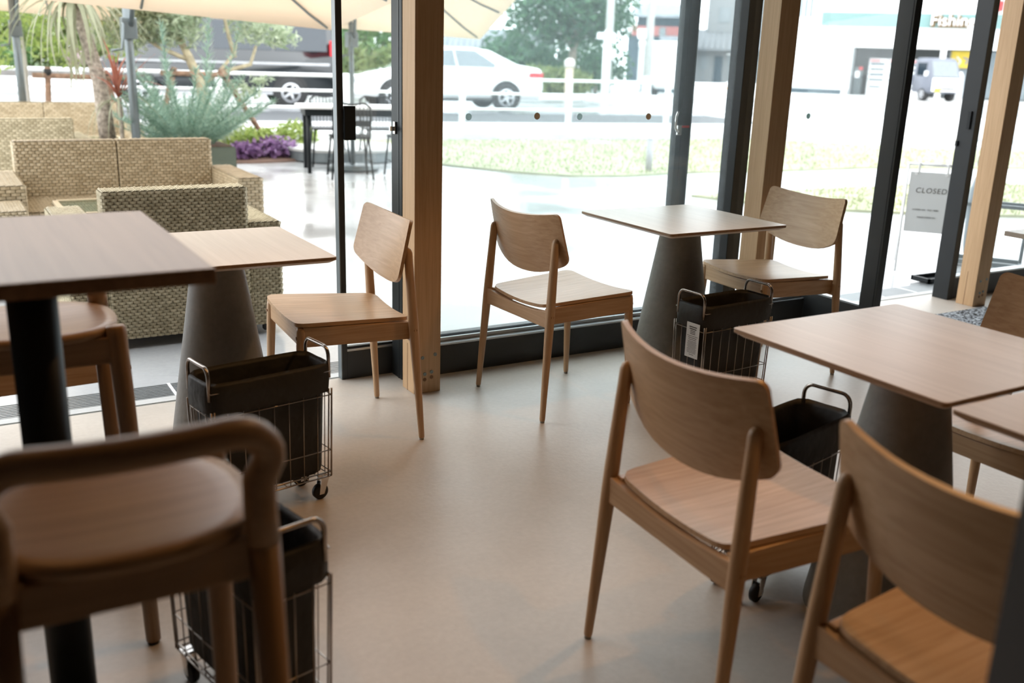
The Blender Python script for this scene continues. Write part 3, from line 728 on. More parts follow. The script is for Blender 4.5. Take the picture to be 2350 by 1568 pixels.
# ================================================================== WICKER FURNITURE
def weave(name, o, u, v, n, w, h, mat, parent, su=.030, sv=.0135):
    """raised woven strands over a rectangle; one joined part"""
    o, u, v, n = Vector(o), Vector(u), Vector(v), Vector(n); V, F = [], []
    nr = max(1, int(h/sv)); nc = max(1, int(w/su)); a = w/nc; b = h/nr
    for r in range(nr):
        for c in range(-1, nc+1):
            x0 = c*a+(a/2 if r % 2 else 0); x1 = x0+a*.96; x0 = max(0, x0+a*.03); x1 = min(w, x1)
            if x1-x0 < a*.2: continue
            y0, y1 = r*b+b*.05, (r+1)*b-b*.05; k = len(V); xm = (x0+x1)/2
            for x, e in ((x0, .0008), (xm, .0075), (x1, .0008)):
                for y in (y0, y1): V.append(o+u*x+v*y+n*e)
            F += [(k, k+2, k+3, k+1), (k+2, k+4, k+5, k+3)]
    p = mesh(name, V, F, mat, parent, False); p['kind'] = 'stuff'; return p
def wbox(name, a, b, parent, faces, mat, su=.030, sv=.0135):
    """core block with woven strands on the listed faces"""
    c = box(name, a, b, M_wickbase, parent, .006)
    (x0, y0, z0), (x1, y1, z1) = a, b; X, Y, Z = (1, 0, 0), (0, 1, 0), (0, 0, 1); d = {
        '-y': ((x0, y0, z0), X, Z, (0, -1, 0), x1-x0, z1-z0), '+y': ((x1, y1, z0), (-1, 0, 0), Z, (0, 1, 0), x1-x0, z1-z0),
        '+x': ((x1, y0, z0), Y, Z, X, y1-y0, z1-z0), '-x': ((x0, y1, z0), (0, -1, 0), Z, (-1, 0, 0), y1-y0, z1-z0), '+z': ((x0, y0, z1), X, Y, Z, x1-x0, y1-y0)}
    for f in faces:
        o, u, v, n, w, h = d[f]; weave('woven_face', o, u, v, n, w, h, mat, c, su, sv)
    return c
def sofa(label, loc, rz, w, backs, facing_cam, mat, su=.030, sv=.0135, dep=.78, hb=.70, ha=.53, cat='sofa', name='wicker_sofa', seat_m=None):
    """local -y is the rear face; back along -y side; sits facing +y"""
    t = thing(name, label, cat, loc, rz, 'wicker lounge seats on the terrace'); h = w/2; aw = .155
    n = backs; bw = (w-2*aw)/n
    for i in range(n):
        x0 = -h+aw+i*bw
        wbox('back_panel', (x0+.003, 0, .035), (x0+bw-.003, .12, hb), t, ['-y', '+y', '+z']+(['-x'] if i == 0 else [])+(['+x'] if i == n-1 else []), mat, su, sv)
    for s in (1, -1):
        x0, x1 = (h-aw+.002, h) if s > 0 else (-h, -h+aw-.002)
        wbox('armrest', (x0, .01, .035), (x1, dep, ha), t, ['-y', '+y', '+z', '+x' if s > 0 else '-x', '-x' if s > 0 else '+x'], mat, su, sv)
    wbox('seat_base', (-h+aw, .12, .06), (h-aw, dep-.02, .36), t, ['+y', '+z'], seat_m or mat, su, sv)
    for sx in (1, -1):
        for sy in (.04, dep-.06): box('foot', (sx*(h-.07)-.02, sy-.015, 0), (sx*(h-.07)+.02, sy+.025, .04), M_rubber, t)
    return t
E_ = 1
sofa('woven wicker armchair seen from behind, just outside the open door', (.927, 4.52, 0), .0, .94, 1, 0, M_strand, cat='armchair', name='wicker_armchair')
sofa('two-seat wicker sofa facing the camera, second row on the terrace', (1.055, 7.02, 0), PI, 1.53, 2, 1, M_strand2, .040, .0185, ha=.52, hb=.71)
sofa('wicker armchair seen from behind, cut by the left edge, third row', (.62, 9.10, 0), .02, 1.2, 1, 0, M_strand, .045, .02, hb=.70, cat='armchair', name='wicker_armchair')
sofa('pale wicker sofa facing the camera in the back row by the fence', (1.10, 11.95, 0), PI, 1.80, 2, 1, M_strand2, .05, .024, hb=.69, ha=.50)
def wtable(label, loc, w, d, h):
    t = thing('wicker_table', label, 'table', loc, 0, 'wicker tables with glass tops')
    wbox('body', (-w/2, -d/2, .03), (w/2, d/2, h-.012), t, ['-y', '+x', '-x', '+z'], M_strand2)
    box('glass_top', (-w/2+.03, -d/2+.03, h-.006), (w/2-.03, d/2-.03, h+.004), M_tglass, t, .002)
    fr = .032
    for a, b in (((-w/2, -d/2, h-.014), (-w/2+fr, d/2, h+.008)), ((w/2-fr, -d/2, h-.014), (w/2, d/2, h+.008)), ((-w/2, -d/2, h-.014), (w/2, -d/2+fr, h+.008)), ((-w/2, d/2-fr, h-.014), (w/2, d/2, h+.008))): box('rim', a, b, M_strand2, t, .008)
    for sx in (1, -1):
        for sy in (1, -1): box('foot', (sx*(w/2-.05)-.02, sy*(d/2-.05)-.02, 0), (sx*(w/2-.05)+.02, sy*(d/2-.05)+.02, .035), M_rubber, t)
wtable('wicker side table with a wet glass top between the armchair and sofa', (.88, 6.02, 0), .60, .55, .42)
wtable('white-topped wicker table in front of the back row sofa', (1.42, 10.5, 0), .5, .45, .42)
wa = thing('wicker_stool', 'small rounded wicker stool cut by the left edge in front of the sofa', 'stool', (.19, 6.0, 0))
wbox('body', (-.22, -.2, .03), (.22, .2, .44), wa, ['-y', '+x', '+z'], M_strand2)
for sx in (1, -1): box('foot', (sx*.16-.02, -.02, 0), (sx*.16+.02, .02, .035), M_rubber, wa)

# ================================================================== PARASOLS
def parasol(label, pole, crank_z, top_z, corners, apex, box_side, pr=.036, arm=None):
    t = thing('parasol', label, 'umbrella', (pole[0], pole[1], 0), 0, 'beige cantilever parasols'); b = Vector((pole[0], pole[1], 0))
    C = [Vector(p)-b for p in corners]; A = Vector(apex)-b
    mids = [(C[i]+C[(i+1) % 4])/2 for i in range(4)]
    lathe('pole', [(pr, 0), (pr, top_z)], M_umb, t, 18); lathe('foot_plate', [(.30, 0), (.30, .04), (.06, .06)], M_umb, t, 24)
    n = 8; edge = []
    for i in range(4):
        for k in range(n): edge.append(C[i].lerp(C[(i+1) % 4], k/n))
    R = 6; v = [A]; f = []
    for r in range(1, R+1):
        for p in edge: q = A.lerp(p, r/R); v.append(q+Vector((0, 0, -.10*math.sin(PI*r/R)*.5)))
    m = len(edge)
    for j in range(m): f.append((0, 1+j, 1+(j+1) % m))
    for r in range(R-1):
        for j in range(m): a = 1+r*m; f.append((a+j, a+m+j, a+m+(j+1) % m, a+(j+1) % m))
    cp = mesh('canopy', v, f, M_canopy, t, True); md = cp.modifiers.new('cloth', 'SOLIDIFY'); md.thickness = .004
    dz = Vector((0, 0, -.03))
    for p in C+mids:
        q = [A+dz]+[A.lerp(p, k/6)+Vector((0, 0, -.05*math.sin(PI*k/6)))+dz*.7 for k in range(1, 6)]+[p.lerp(A, .03)+dz*.4]
        tube('rib', q, .011, M_umb, t, 6)
    cb = box('crank_box', (-.055, -.06, crank_z-.09), (.065, .06, crank_z+.08), M_umb, t, .01)
    s = box_side
    tube('crank_handle', [(s*.05, -.05, crank_z+.03), (s*.05, -.10, crank_z+.02), (s*.075, -.11, crank_z-.17), (s*.16, -.11, crank_z-.185)], .012, M_umb, cb, 8)
    tube('strut', [(.02, -.05, crank_z+.02), Vector((0, 0, top_z+.05)).lerp(A, .5)+Vector((0, 0, -.12))], .02, M_umb, t, 10)
    tube('mast_arm', [(0, 0, top_z-.02), (A.x*.5, A.y*.5, A.z+.28), (A.x, A.y, A.z+.12), (A.x, A.y, A.z-.02)], .03, M_umb, t, 10)
    return t
parasol('beige parasol with its pole and crank beside the palm, nearest of three', (1.52, 8.87), 1.45, 2.3,
        [(3.12, 8.46, 1.49), (2.95, 5.4, 1.85), (-.15, 5.5, 1.95), (-.05, 8.25, 1.66)], (1.45, 6.95, 2.45), -1)
parasol('beige parasol over the black metal chairs, its corner showing right of the post', (4.24, 10.85), 1.45, 2.3,
        [(5.73, 10.55, 1.50), (4.85, 7.95, 1.98), (2.0, 8.7, 2.0), (2.8, 11.35, 1.62)], (3.9, 9.6, 2.5), -1, .026)
parasol('beige parasol farthest back at the left, its pole near the picture edge', (.92, 11.97), 1.45, 2.3,
        [(2.84, 13.7, 1.555), (2.25, 10.85, 1.92), (-.6, 10.2, 1.95), (.0, 12.75, 1.68)], (1.1, 11.9, 2.4), -1, .04)

# ================================================================== BLACK WIRE CHAIRS AND TABLE
tb = thing('terrace_table', 'white-topped terrace table ringed by black wire chairs', 'table', (4.28, 10.66, 0), -.25)
box('table_top', (-.72, -.38, .705), (.72, .38, .73), M_white, tb, .005)
box('apron', (-.66, -.33, .63), (.66, .33, .705), M_steelblk, tb)
for sx in (1, -1):
    for sy in (1, -1): tube('leg', [(.62*sx, .28*sy, .70), (.62*sx, .28*sy, 0)], .022, M_steelblk, tb, 8)
def wire_chair(label, loc, rz):
    t = thing('wire_chair', label, 'chair', loc, rz, 'black wire chairs round the terrace table'); r = .011
    tube('back_frame', [(.19, -.20, .43), (.20, -.24, .66), (.19, -.255, .76), (.13, -.27, .80), (0, -.285, .785), (-.13, -.27, .80), (-.19, -.255, .76), (-.20, -.24, .66), (-.19, -.20, .43)], r, M_steelblk, t, 8)
    for i in range(9):
        x = -.16+.04*i; tube('back_wire', [(x, -.205, .44), (x*1.02, -.245, .66), (x, -.275, .785)], .0045, M_steelblk, t, 5)
    box('back_band', (-.19, -.25, .56), (.19, -.238, .62), M_steelblk, t)
    box('seat', (-.20, -.21, .425), (.20, .21, .445), M_steelblk, t, .006)
    for sx in (1, -1):
        tube('leg', [(.18*sx, -.19, .43), (.22*sx, -.26, 0)], r, M_steelblk, t, 8); tube('leg', [(.18*sx, .19, .43), (.22*sx, .24, 0)], r, M_steelblk, t, 8)
        tube('brace', [(.205*sx, -.23, .18), (.205*sx, .22, .18)], .006, M_steelblk, t, 6)
    return t
wc = wire_chair('black wire chair on the near side of the terrace table, left one', (3.92, 10.12, 0), -.25)
GW = 'black wire chairs round the terrace table'
dup(wc, 'black wire chair on the near side of the terrace table, right one', (4.55, 9.98, 0), -.2)
dup(wc, 'black wire chair on the far side of the terrace table, left one', (4.12, 11.30, 0), PI-.25)
dup(wc, 'black wire chair on the far side of the terrace table, right one', (4.72, 11.18, 0), PI-.2)
rb = thing('round_base', 'low grey round base behind the black wire chairs', 'base', (4.58, 12.1, 0))
lathe('drum', [(.72, 0), (.72, .12)], M_grey, rb, 48, sharp=True); lathe('top_disc', [(.74, .12), (.74, .15)], M_kerb, rb, 48, sharp=True)

# ================================================================== PLANTS
def cloud(name, blobs, n, size, mat, parent, seed=1, elong=1.0, flat=0):
    rr = random.Random(seed); v, f = [], []; tot = sum(b[3]*b[4]*b[5] for b in blobs)
    for b in blobs:
        k = int(n*b[3]*b[4]*b[5]/tot)+1
        for _ in range(k):
            d = Vector((rr.gauss(0, 1), rr.gauss(0, 1), rr.gauss(0, 1))).normalized()*(rr.random()**.45)
            p = Vector((b[0]+d.x*b[3], b[1]+d.y*b[4], b[2]+d.z*b[5])); s = size*rr.uniform(.6, 1.3)
            a = Vector((rr.gauss(0, 1), rr.gauss(0, 1), rr.gauss(0, 1)*(1-flat))).normalized(); c = a.orthogonal().normalized(); c.rotate(Quaternion(a, rr.uniform(0, 6.28)))
            i = len(v); v += [p-a*s*elong, p+c*s*.42, p+a*s*elong, p-c*s*.42]; f.append((i, i+1, i+2, i+3))
    o = mesh(name, v, f, mat, parent); o['kind'] = 'stuff'; return o
def strapleaf(L, w, droop, seg=7):
    v, f = [], []
    for i in range(seg+1):
        q = i/seg; x = L*q*(1-.25*droop*q); z = L*(.35*q-droop*q*q*.9); ww = w*(1-q)**.6*(.5+.5*min(1, q*5)); v += [(x, -ww, z), (x, ww, z+.002)]
    for i in range(seg): f.append((2*i, 2*i+2, 2*i+3, 2*i+1))
    me = bpy.data.meshes.new('leaf'); me.from_pydata(v, [], f); me.update(); return me
def rosette(parent, c, meshes, n, mat, seed, up=(-.6, 1.2)):
    rr = random.Random(seed)
    for i in range(n):
        me = meshes[i % len(meshes)]; o = link('leaf', me, mat, parent); o.location = c
        o.rotation_euler = (rr.uniform(-.2, .2), -rr.uniform(*up), i*2.399+rr.uniform(-.3, .3))
        k = rr.uniform(.75, 1.15); o.scale = (k, k, k)
# palm-like cordyline
pm = thing('palm_tree', 'slender palm with drooping strap leaves standing in a round pot', 'palm', (1.42, 9.68, 0))
lathe('pot', [(.30, 0), (.36, .40), (.37, .43), (.33, .43), (.30, .38)], M_pot, pm, 36); lathe('soil', [(.31, .34), (.31, .385)], M_soil, pm, 28)
tube('trunk', [(0, 0, .36), (-.02, 0, .70), (-.04, 0, 1.0), (-.10, 0, 1.3), (-.17, 0, 1.55), (-.20, 0, 1.74)], [.075, .07, .062, .055, .05, .045], M_bark, pm, 14)
LM = [strapleaf(.66, .024, d) for d in (.7, 1.0, 1.3, 1.6)]
rosette(pm, (-.20, 0, 1.70), LM, 80, L_palm, 5, (-.9, .7))
rp = thing('red_cordyline', 'red strap-leaved cordyline growing beside the palm trunk', 'plant', (1.50, 9.44, 0))
tube('trunk', [(0, 0, .30), (0, 0, .60), (-.005, 0, .86)], [.02, .018, .02], M_bark, rp, 10)
LR = [strapleaf(.50, .018, d) for d in (.25, .5, .8)]
rosette(rp, (-.005, 0, .86), LR, 22, L_red, 8, (.5, 1.45)); rosette(rp, (-.005, 0, .84), [strapleaf(.48, .012, 1.3)], 14, L_palm, 9, (-.2, .5))
# feathery blue-green shrub in a dark planter
sh = thing('feathery_shrub', 'blue-green feathery shrub in a dark planter behind the sofa', 'shrub', (2.05, 9.35, 0))
prism('planter', [(-.36, -.3), (.36, -.3), (.36, .3), (-.36, .3)], 0, .45, plain('green_planter', (.10, .12, .09), .7), sh, 2, .01); box('soil', (-.33, -.27, .45), (.33, .27, .46), M_soil, sh)
def plume(L, n, seed):
    rr = random.Random(seed); v, f = [], []
    P = [Vector((L*.45*q**1.3, 0, L*q)) for q in [i/8 for i in range(9)]]
    sv, sf = tubev(P, [.006*(1-.7*i/8) for i in range(9)], 4); v += sv; f += sf
    for i in range(n):
        q = .15+.85*i/n; k = min(7, int(q*8)); p = P[k].lerp(P[k+1], q*8-k); d = Vector((rr.gauss(0, 1), rr.gauss(0, 1), .9)).normalized()*L*.16*(1.15-q*.55); w = d.orthogonal().normalized()*.005
        b = len(v); v += [p-w, p+w, p+d]; f.append((b, b+1, b+2))
    me = bpy.data.meshes.new('branch'); me.from_pydata([tuple(x) for x in v], [], f); me.update(); return me
PM = [plume(.85, 170, s) for s in (1, 2, 3)]+[plume(.6, 120, 4)]
rr = random.Random(11)
for i in range(64):
    o = link('branch', PM[i % 4], L_blue, sh); a = i*2.399; k = math.sqrt((i+.5)/64); o.location = (.22*k*math.cos(a), .2*k*math.sin(a), .44)
    o.rotation_euler = (0, k*.85-.15+rr.uniform(-.15, .15), a); s = rr.uniform(.62, .92)*(1.08-.2*k); o.scale = (s, s, s)
for x, y, h in ((.16, 0, 1.5), (-.1, .05, 1.25), (.3, .1, 1.35)):
    o = link('branch', PM[0], L_blue, sh); o.location = (x, y, .5); o.scale = (h*.55, h*.55, h*.95); o.rotation_euler = (0, .05, rr.uniform(0, 6))
# planting bed, olive tree and its support
bed = struct(lathe('planting_bed', [(1.55, -.02), (1.5, .015), (1.2, .03)], M_soil, None, 48, (3.35, 13.3, 0)))
ol = thing('olive_tree', 'silvery olive tree with several leaf clumps in the planting bed', 'tree', (3.05, 12.9, 0))
tube('trunk', [(0, 0, 0), (.03, 0, .5), (-.02, 0, .85), (-.15, 0, 1.2), (-.3, 0, 1.5)], [.085, .075, .07, .05, .03], plain('olive_bark', (.42, .36, .24), .9, 0, .3, 12, .4), ol, 12)
for p in ([(-.02, 0, .85), (.2, 0, 1.0), (.42, 0, 1.25), (.5, 0, 1.6)], [(.2, 0, 1.0), (.62, 0, 1.12), (.70, 0, 1.35)], [(.42, 0, 1.2), (.35, 0, 1.5), (.3, 0, 1.75)], [(-.15, 0, 1.15), (-.5, 0, 1.3), (-.8, 0, 1.5)]):
    tube('branch', p, [.028, .024, .018, .010][:len(p)], MATS['olive_bark'], ol, 8)
cloud('foliage', [(-.55, 0, 1.62, .55, .5, .30), (-.9, .1, 1.40, .35, .35, .22), (-.25, 0, 1.5, .4, .4, .22), (.75, 0, 1.55, .45, .4, .20), (1.05, 0, 1.45, .25, .25, .13), (-.3, 0, 1.9, .6, .5, .3), (.55, 0, .8, .25, .2, .15), (.75, 0, .95, .18, .15, .08), (.4, 0, 1.85, .6, .5, .15)], 5200, .035, L_olive, ol, 3, 1.6)
def stake_frame(label, pts, bar):
    t = thing('tree_support', label, 'stake', pts[0][0][:2]+(0,), 0, 'wooden tree supports'); b = Vector(pts[0][0][:2]+(0,))
    for a, c in pts: tube('stake', [Vector(a)-b, Vector(c)-b], .036, M_stake, t, 10)
    q = [Vector(x)-b for x in bar]; tube('crossbar', q, .034, M_stake, t, 10)
    for a, c in pts: k = Vector(c)-b; lathe('rope_tie', [(.045, -.04), (.045, .04)], M_rubber, t, 10, k.lerp(Vector(a)-b, .06))
    return t
stake_frame('brown wooden tree support with a slanting stake beside the olive tree', [((4.10, 13.6, 0), (3.27, 12.85, 1.04)), ((2.45, 13.1, 0), (2.72, 12.9, 1.06))], [(2.55, 12.9, .995), (3.38, 12.85, .985)])
stake_frame('brown wooden tree support at the far left behind the back row sofa', [((1.30, 13.7, 0), (1.36, 13.6, 1.02)), ((2.25, 13.9, 0), (2.02, 13.6, .98))], [(1.18, 13.6, .92), (2.3, 13.6, .90)])
for i, (x, y, h, lab) in enumerate(((1.12, 13.9, 2.3, 'thin young tree with yellow-green leaves tied to the far left support, left stem'), (1.95, 13.95, 2.4, 'thin young tree with yellow-green leaves at the far left support, right stem'), (.35, 13.4, 2.2, 'thin young leafy tree at the left picture edge'))):
    t = thing('young_tree', lab, 'tree', (x, y, 0)); tube('trunk', [(0, 0, 0), (.02, 0, h*.5), (-.03, 0, h)], [.03, .024, .012], plain('pale_bark%d' % i, (.5, .47, .42), .9), t, 8)
    cloud('foliage', [(0, 0, h*.75, .55, .5, .45), (-.3, 0, h*.5, .35, .3, .2), (.3, 0, h*.55, .3, .3, .22)], 900, .045, L_lime, t, 20+i, 1.4)
for i, (x, y, r, h, m, lab, nm) in enumerate(((3.30, 12.05, .24, .22, L_purple, 'clump of purple-leaved plants at the edge of the bed, left one', 'purple_plant'), (3.72, 12.15, .30, .28, L_purple, 'larger clump of purple-leaved plants at the edge of the bed', 'purple_plant'),
        (3.55, 12.45, .34, .36, L_lime, 'lime green ground plant between the purple clumps', 'lime_plant'), (2.85, 12.15, .30, .26, L_lime, 'lime green tuft at the left end of the planting bed', 'lime_plant'), (4.15, 12.75, .35, .40, L_lime, 'lime green plant at the right end of the planting bed', 'lime_plant'), (2.6, 12.5, .4, .5, L_olive, 'grey-green low shrub under the olive tree', 'low_shrub'), (3.3, 13.0, .5, .45, L_olive, 'grey-green shrub behind the lime plants', 'low_shrub'))):
    t = thing(nm, lab, 'plant', (x, y, 0)); tube('stem', [(0, 0, 0), (0, 0, h*.6)], .012, M_bark, t, 6); cloud('foliage', [(0, 0, h*.5, r, r*.8, h*.55)], 420, .05 if m is L_purple else .045, m, t, 40+i, .9 if m is L_purple else 1.8)
yp = thing('spiky_plant', 'tuft of spiky grass on the lawn at the right picture edge', 'plant', (8.55, 4.85, 0)); rosette(yp, (0, 0, .0), [strapleaf(.5, .012, .5)], 40, L_olive, 77, (.5, 1.4))
lathe('crown', [(.05, 0), (.04, .06)], M_bark, yp, 10)

# ================================================================== VEHICLES
def loft(name, prof, half, mat, parent, y0=0, bevel=.03, top_in=0.0, zr=1):
    """car body: side profile (x,z) extruded to +-half, narrowing with height above zr by top_in"""
    n = len(prof); v = []
    for s in (-1, 1):
        for x, z in prof: v.append((x, s*(half-max(0, (z-zr))*top_in), z))
    f = [tuple(range(n)), tuple(range(2*n-1, n-1, -1))]+[(i, i+n, (i+1) % n+n, (i+1) % n) for i in range(n)]
    o = mesh(name, v, f, mat, parent); bm = bmesh.new(); bm.from_mesh(o.data); bmesh.ops.recalc_face_normals(bm, faces=bm.faces)
    bmesh.ops.bevel(bm, geom=[e for e in bm.edges if len(e.link_faces) == 2 and e.calc_face_angle(0) > .5], offset=bevel, segments=3, affect='EDGES', clamp_overlap=True)
    bm.to_mesh(o.data); bm.free(); o.data.polygons.foreach_set('use_smooth', [True]*len(o.data.polygons)); return o
def wheel(t, x, y, r, s, name='wheel'):
    w = lathe(name, [(r*.6, -.10*s), (r*.92, -.11*s), (r, -.07*s), (r, .07*s), (r*.92, .11*s), (r*.66, .11*s)], M_tyre, t, 32, (x, y, r), 1)
    lathe('rim', [(r*.66, .10*s), (r*.64, .115*s), (r*.3, .10*s), (r*.12, .118*s)], M_rim, w, 24, (x, y, r), 1)
    for k in range(5):
        a = 2*PI*k/5; tube('spoke', [(x+r*.1*math.cos(a), y+.115*s, r+r*.1*math.sin(a)), (x+r*.62*math.cos(a), y+.115*s, r+r*.62*math.sin(a))], r*.075, M_rim, w, 6)
def side_panel(name, poly, half, mat, parent, top_in, zr, proud=.006):
    v = [(x, -(half-max(0, z-zr)*top_in)-proud, z) for x, z in poly]; k = len(v); v += [(x, y+.02, z) for x, y, z in v]
    f = [tuple(range(k-1, -1, -1)), tuple(range(k, 2*k))]+[(i, (i+1) % k, (i+1) % k+k, i+k) for i in range(k)]
    return mesh(name, v, f, mat, parent)
RA = math.atan2(RD.y, RD.x)
# local x along travel reversed: front at -x, near side at -y
sd = thing('white_sedan', 'white sedan driving past on the road', 'car', (11.32, 22.85, -.01), RA)
PF = [(-2.40, .30), (-2.44, .55), (-2.36, .72), (-1.9, .86), (-1.25, .98), (-.45, 1.46), (.0, 1.52), (.65, 1.51), (1.0, 1.46), (1.72, 1.14), (2.28, 1.06), (2.40, 1.0), (2.42, .55), (2.36, .30)]
loft('body', PF, .90, M_carw, sd, 0, .04, .28, .95)
side_panel('side_window', [(-.95, 1.08), (-.38, 1.42), (.05, 1.45), (.12, 1.06)], .90, M_carglass, sd, .28, .95); side_panel('side_window', [(.16, 1.06), (.09, 1.45), (.62, 1.44), (1.15, 1.12), (1.1, 1.06)], .90, M_carglass, sd, .28, .95)
for x in (-1.45, 1.42):
    lathe('wheel_arch', [(.385, -.905), (.385, -.86)], M_tyre, sd, 32, (x, 0, .36), 1); wheel(sd, x, -.83, .335, -1); wheel(sd, x, .83, .335, 1)
box('tail_light', (2.05, -.91, .84), (2.41, -.86, .95), M_tail, sd, .01); box('head_light', (-2.40, -.88, .62), (-2.05, -.80, .74), M_rim, sd, .01); box('sill_trim', (-1.0, -.915, .24), (1.0, -.88, .30), M_tyre, sd)
box('door_mirror', (-1.05, -1.02, .98), (-.85, -.88, 1.10), M_carw, sd, .02)
vn = thing('black_van', 'long black van with dark windows passing behind the olive tree', 'van', (6.05, 24.3, -.01), RA)
PV = [(-2.66, .32), (-2.70, .75), (-2.55, 1.0), (-2.30, 1.12), (-1.55, 1.95), (-1.2, 2.18), (-.6, 2.27), (2.45, 2.25), (2.62, 2.1), (2.70, 1.2), (2.70, .35), (2.6, .28)]
loft('body', PV, .95, M_carb, vn, 0, .05, .13, 1.1)
for a, b in ((-1.15, -.15), (-.08, 1.22), (1.30, 2.50)): side_panel('side_window', [(a-.35 if a < -1 else a, 1.30), (a+.1 if a < -1 else a, 1.92), (b, 1.92), (b, 1.30)], .95, M_carroof, vn, .13, 1.1)
side_panel('roof_sky_sheen', [(-.9, 1.98), (-.7, 2.16), (2.5, 2.15), (2.58, 1.98)], .95, plain('van_roof_sheen', (.16, .20, .25), .2, .3), vn, .13, 1.1, .004)  # grey-blue colour stands in for sky reflected on the upper side
for x in (-1.72, 1.62):
    lathe('wheel_arch', [(.41, -.955), (.41, -.90)], M_tyre, vn, 32, (x, 0, .38), 1); wheel(vn, x, -.88, .35, -1); wheel(vn, x, .88, .35, 1)
box('tail_light', (2.56, -.97, 1.2), (2.715, -.90, 1.55), M_tail, vn, .01); box('trim_strip', (-2.3, -.963, .98), (2.55, -.952, 1.03), M_rim, vn); box('head_light', (-2.66, -.95, .78), (-2.35, -.86, 1.0), M_rim, vn, .02); box('side_skirt', (-1.3, -.965, .30), (1.2, -.93, .36), M_rim, vn)
kt = thing('kei_truck', 'small silver pickup truck parked at the shop across the road', 'truck', (38.25, 29.2, .02), math.atan2(-29, -38)+.55)
loft('cab', [(1.55, .35), (1.62, .75), (1.50, 1.05), (1.18, 1.72), (.9, 1.80), (.25, 1.80), (.15, 1.70), (.12, .35)], .72, M_truck, kt, 0, .05, .06, 1)
mesh('windscreen', [(1.545, -.60, 1.02), (1.545, .60, 1.02), (1.215, .56, 1.68), (1.215, -.56, 1.68)], [(0, 1, 2, 3)], M_winbl, kt)
for s in (1, -1): box('side_window', (.42, .70*s-.02, 1.05), (1.12, .70*s+.02, 1.60), M_carroof, kt, .02); box('door_mirror', (1.25, .80*s-.08, 1.05), (1.33, .80*s+.08, 1.25), M_white, kt, .03)
box('front_panel', (1.60, -.66, .42), (1.64, .66, .98), M_carw, kt, .02); box('grille', (1.63, -.30, .50), (1.655, .40, .58), M_tyre, kt); box('number_plate', (1.645, -.55, .42), (1.66, -.25, .56), M_amber, kt)
box('cargo_bed', (-1.75, -.72, .62), (.08, .72, .72), M_truck, kt, .01)
for a, b in (((-1.75, -.72, .72), (.08, -.69, 1.0)), ((-1.75, .69, .72), (.08, .72, 1.0)), ((-1.75, -.72, .72), (-1.72, .72, 1.0))): box('bed_side', a, b, M_truck, kt)
for x in (1.0, -1.1): wheel(kt, x, -.62, .27, -1); wheel(kt, x, .62, .27, 1)

# ================================================================== ACROSS THE ROAD
def far(name, label, cat, o, rz, k=1.0):
    t = thing(name, label, cat, (o[0]*k, o[1]*k, .02), rz); t['k'] = k; return t
def fz(k, X, Z): return X*k, (Z-CAM_H)*k+CAM_H-.02
def fbox(t, name, X0, X1, Z0, Z1, y0, y1, mat, parent=None, bevel=0):
    k = t['k']; x0, z0 = fz(k, X0, Z0); x1, z1 = fz(k, X1, Z1); return box(name, (x0, y0, max(0, z0)), (x1, y1, z1), mat, parent or t, bevel)
def win(t, X0, X1, Z0, Z1, y, mat=None):
    w = fbox(t, 'window', X0, X1, Z0, Z1, y-.03, y+.05, M_grey); fbox(t, 'window_pane', X0+.04, X1-.04, Z0+.04, Z1-.04, y-.05, y-.028, mat or M_winbl, w); return w
sp = far('fishing_shop', 'white shop with a teal band and raised Fishing lettering across the road', 'building', (40.49, 32.62), -.8927)
fbox(sp, 'wall', -5.6, -2.1, .26, 5.2, 0, 5, M_shopw); fbox(sp, 'plinth', -5.6, -2.1, -1, .26, .04, 5, M_dkwall)
fbox(sp, 'wall', -2.1, 9, 2.28, 5.2, 0, 5, M_shopw); fbox(sp, 'back_wall', -2.1, 9, -1, 2.28, 2.6, 2.8, M_housew); fbox(sp, 'wall', -2.12, -2.0, -1, 2.28, 0, 2.6, M_housew)
fbox(sp, 'teal_band', -3.7, 9, 3.22, 3.86, -.06, 0, M_teal); fbox(sp, 'pillar', 1.85, 2.10, -1, 2.28, -.02, .22, M_shopw); fbox(sp, 'shop_window', 2.25, 8.5, .1, 2.2, .8, .9, M_carglass)
bn = fbox(sp, 'banner', 2.36, 3.6, 1.45, 2.22, .70, .74, M_banner)
for i in range(4): tube('banner_mark', [(2.6+.3*i, .68, 1.95-.05*i), (2.8+.3*i, .68, 1.75+.1*(i % 2)), (2.75+.3*i, .68, 1.6)], .035, M_bluepr if i else M_white, bn, 6)
for X0 in (-4.78, -4.55, -4.30): fbox(sp, 'louvre', X0, X0+.12, 3.62, 5.0, -.05, .0, M_grey)
tx = text('raised_lettering', 'Fishing', .72, M_shopw, sp, (1.18, -.16, 3.50), (PI/2, 0, 0), .05, 0, .0, 1.0, 'LEFT'); tx.location = (1.18, -.20, 3.52)
t2 = text('raised_lettering', 'Fishing', .72, M_gold, sp, (1.225, -.10, 3.485), (PI/2, 0, 0), .04, 0, .05, 1.0, 'LEFT')
for X, Z, w in ((1.24, 3.30, .20), (1.70, 3.30, .16), (2.14, 3.30, .15), (2.37, 3.30, .15), (2.60, 3.30, .15), (2.82, 3.30, .14), (3.02, 3.30, .14)): box('serif', (X, -.24, Z-.02), (X+w, -.12, Z+.03), M_gold, tx.parent)
fbox(sp, 'red_mark', 3.85, 4.2, 4.0, 4.45, -.1, 0, M_redpl)
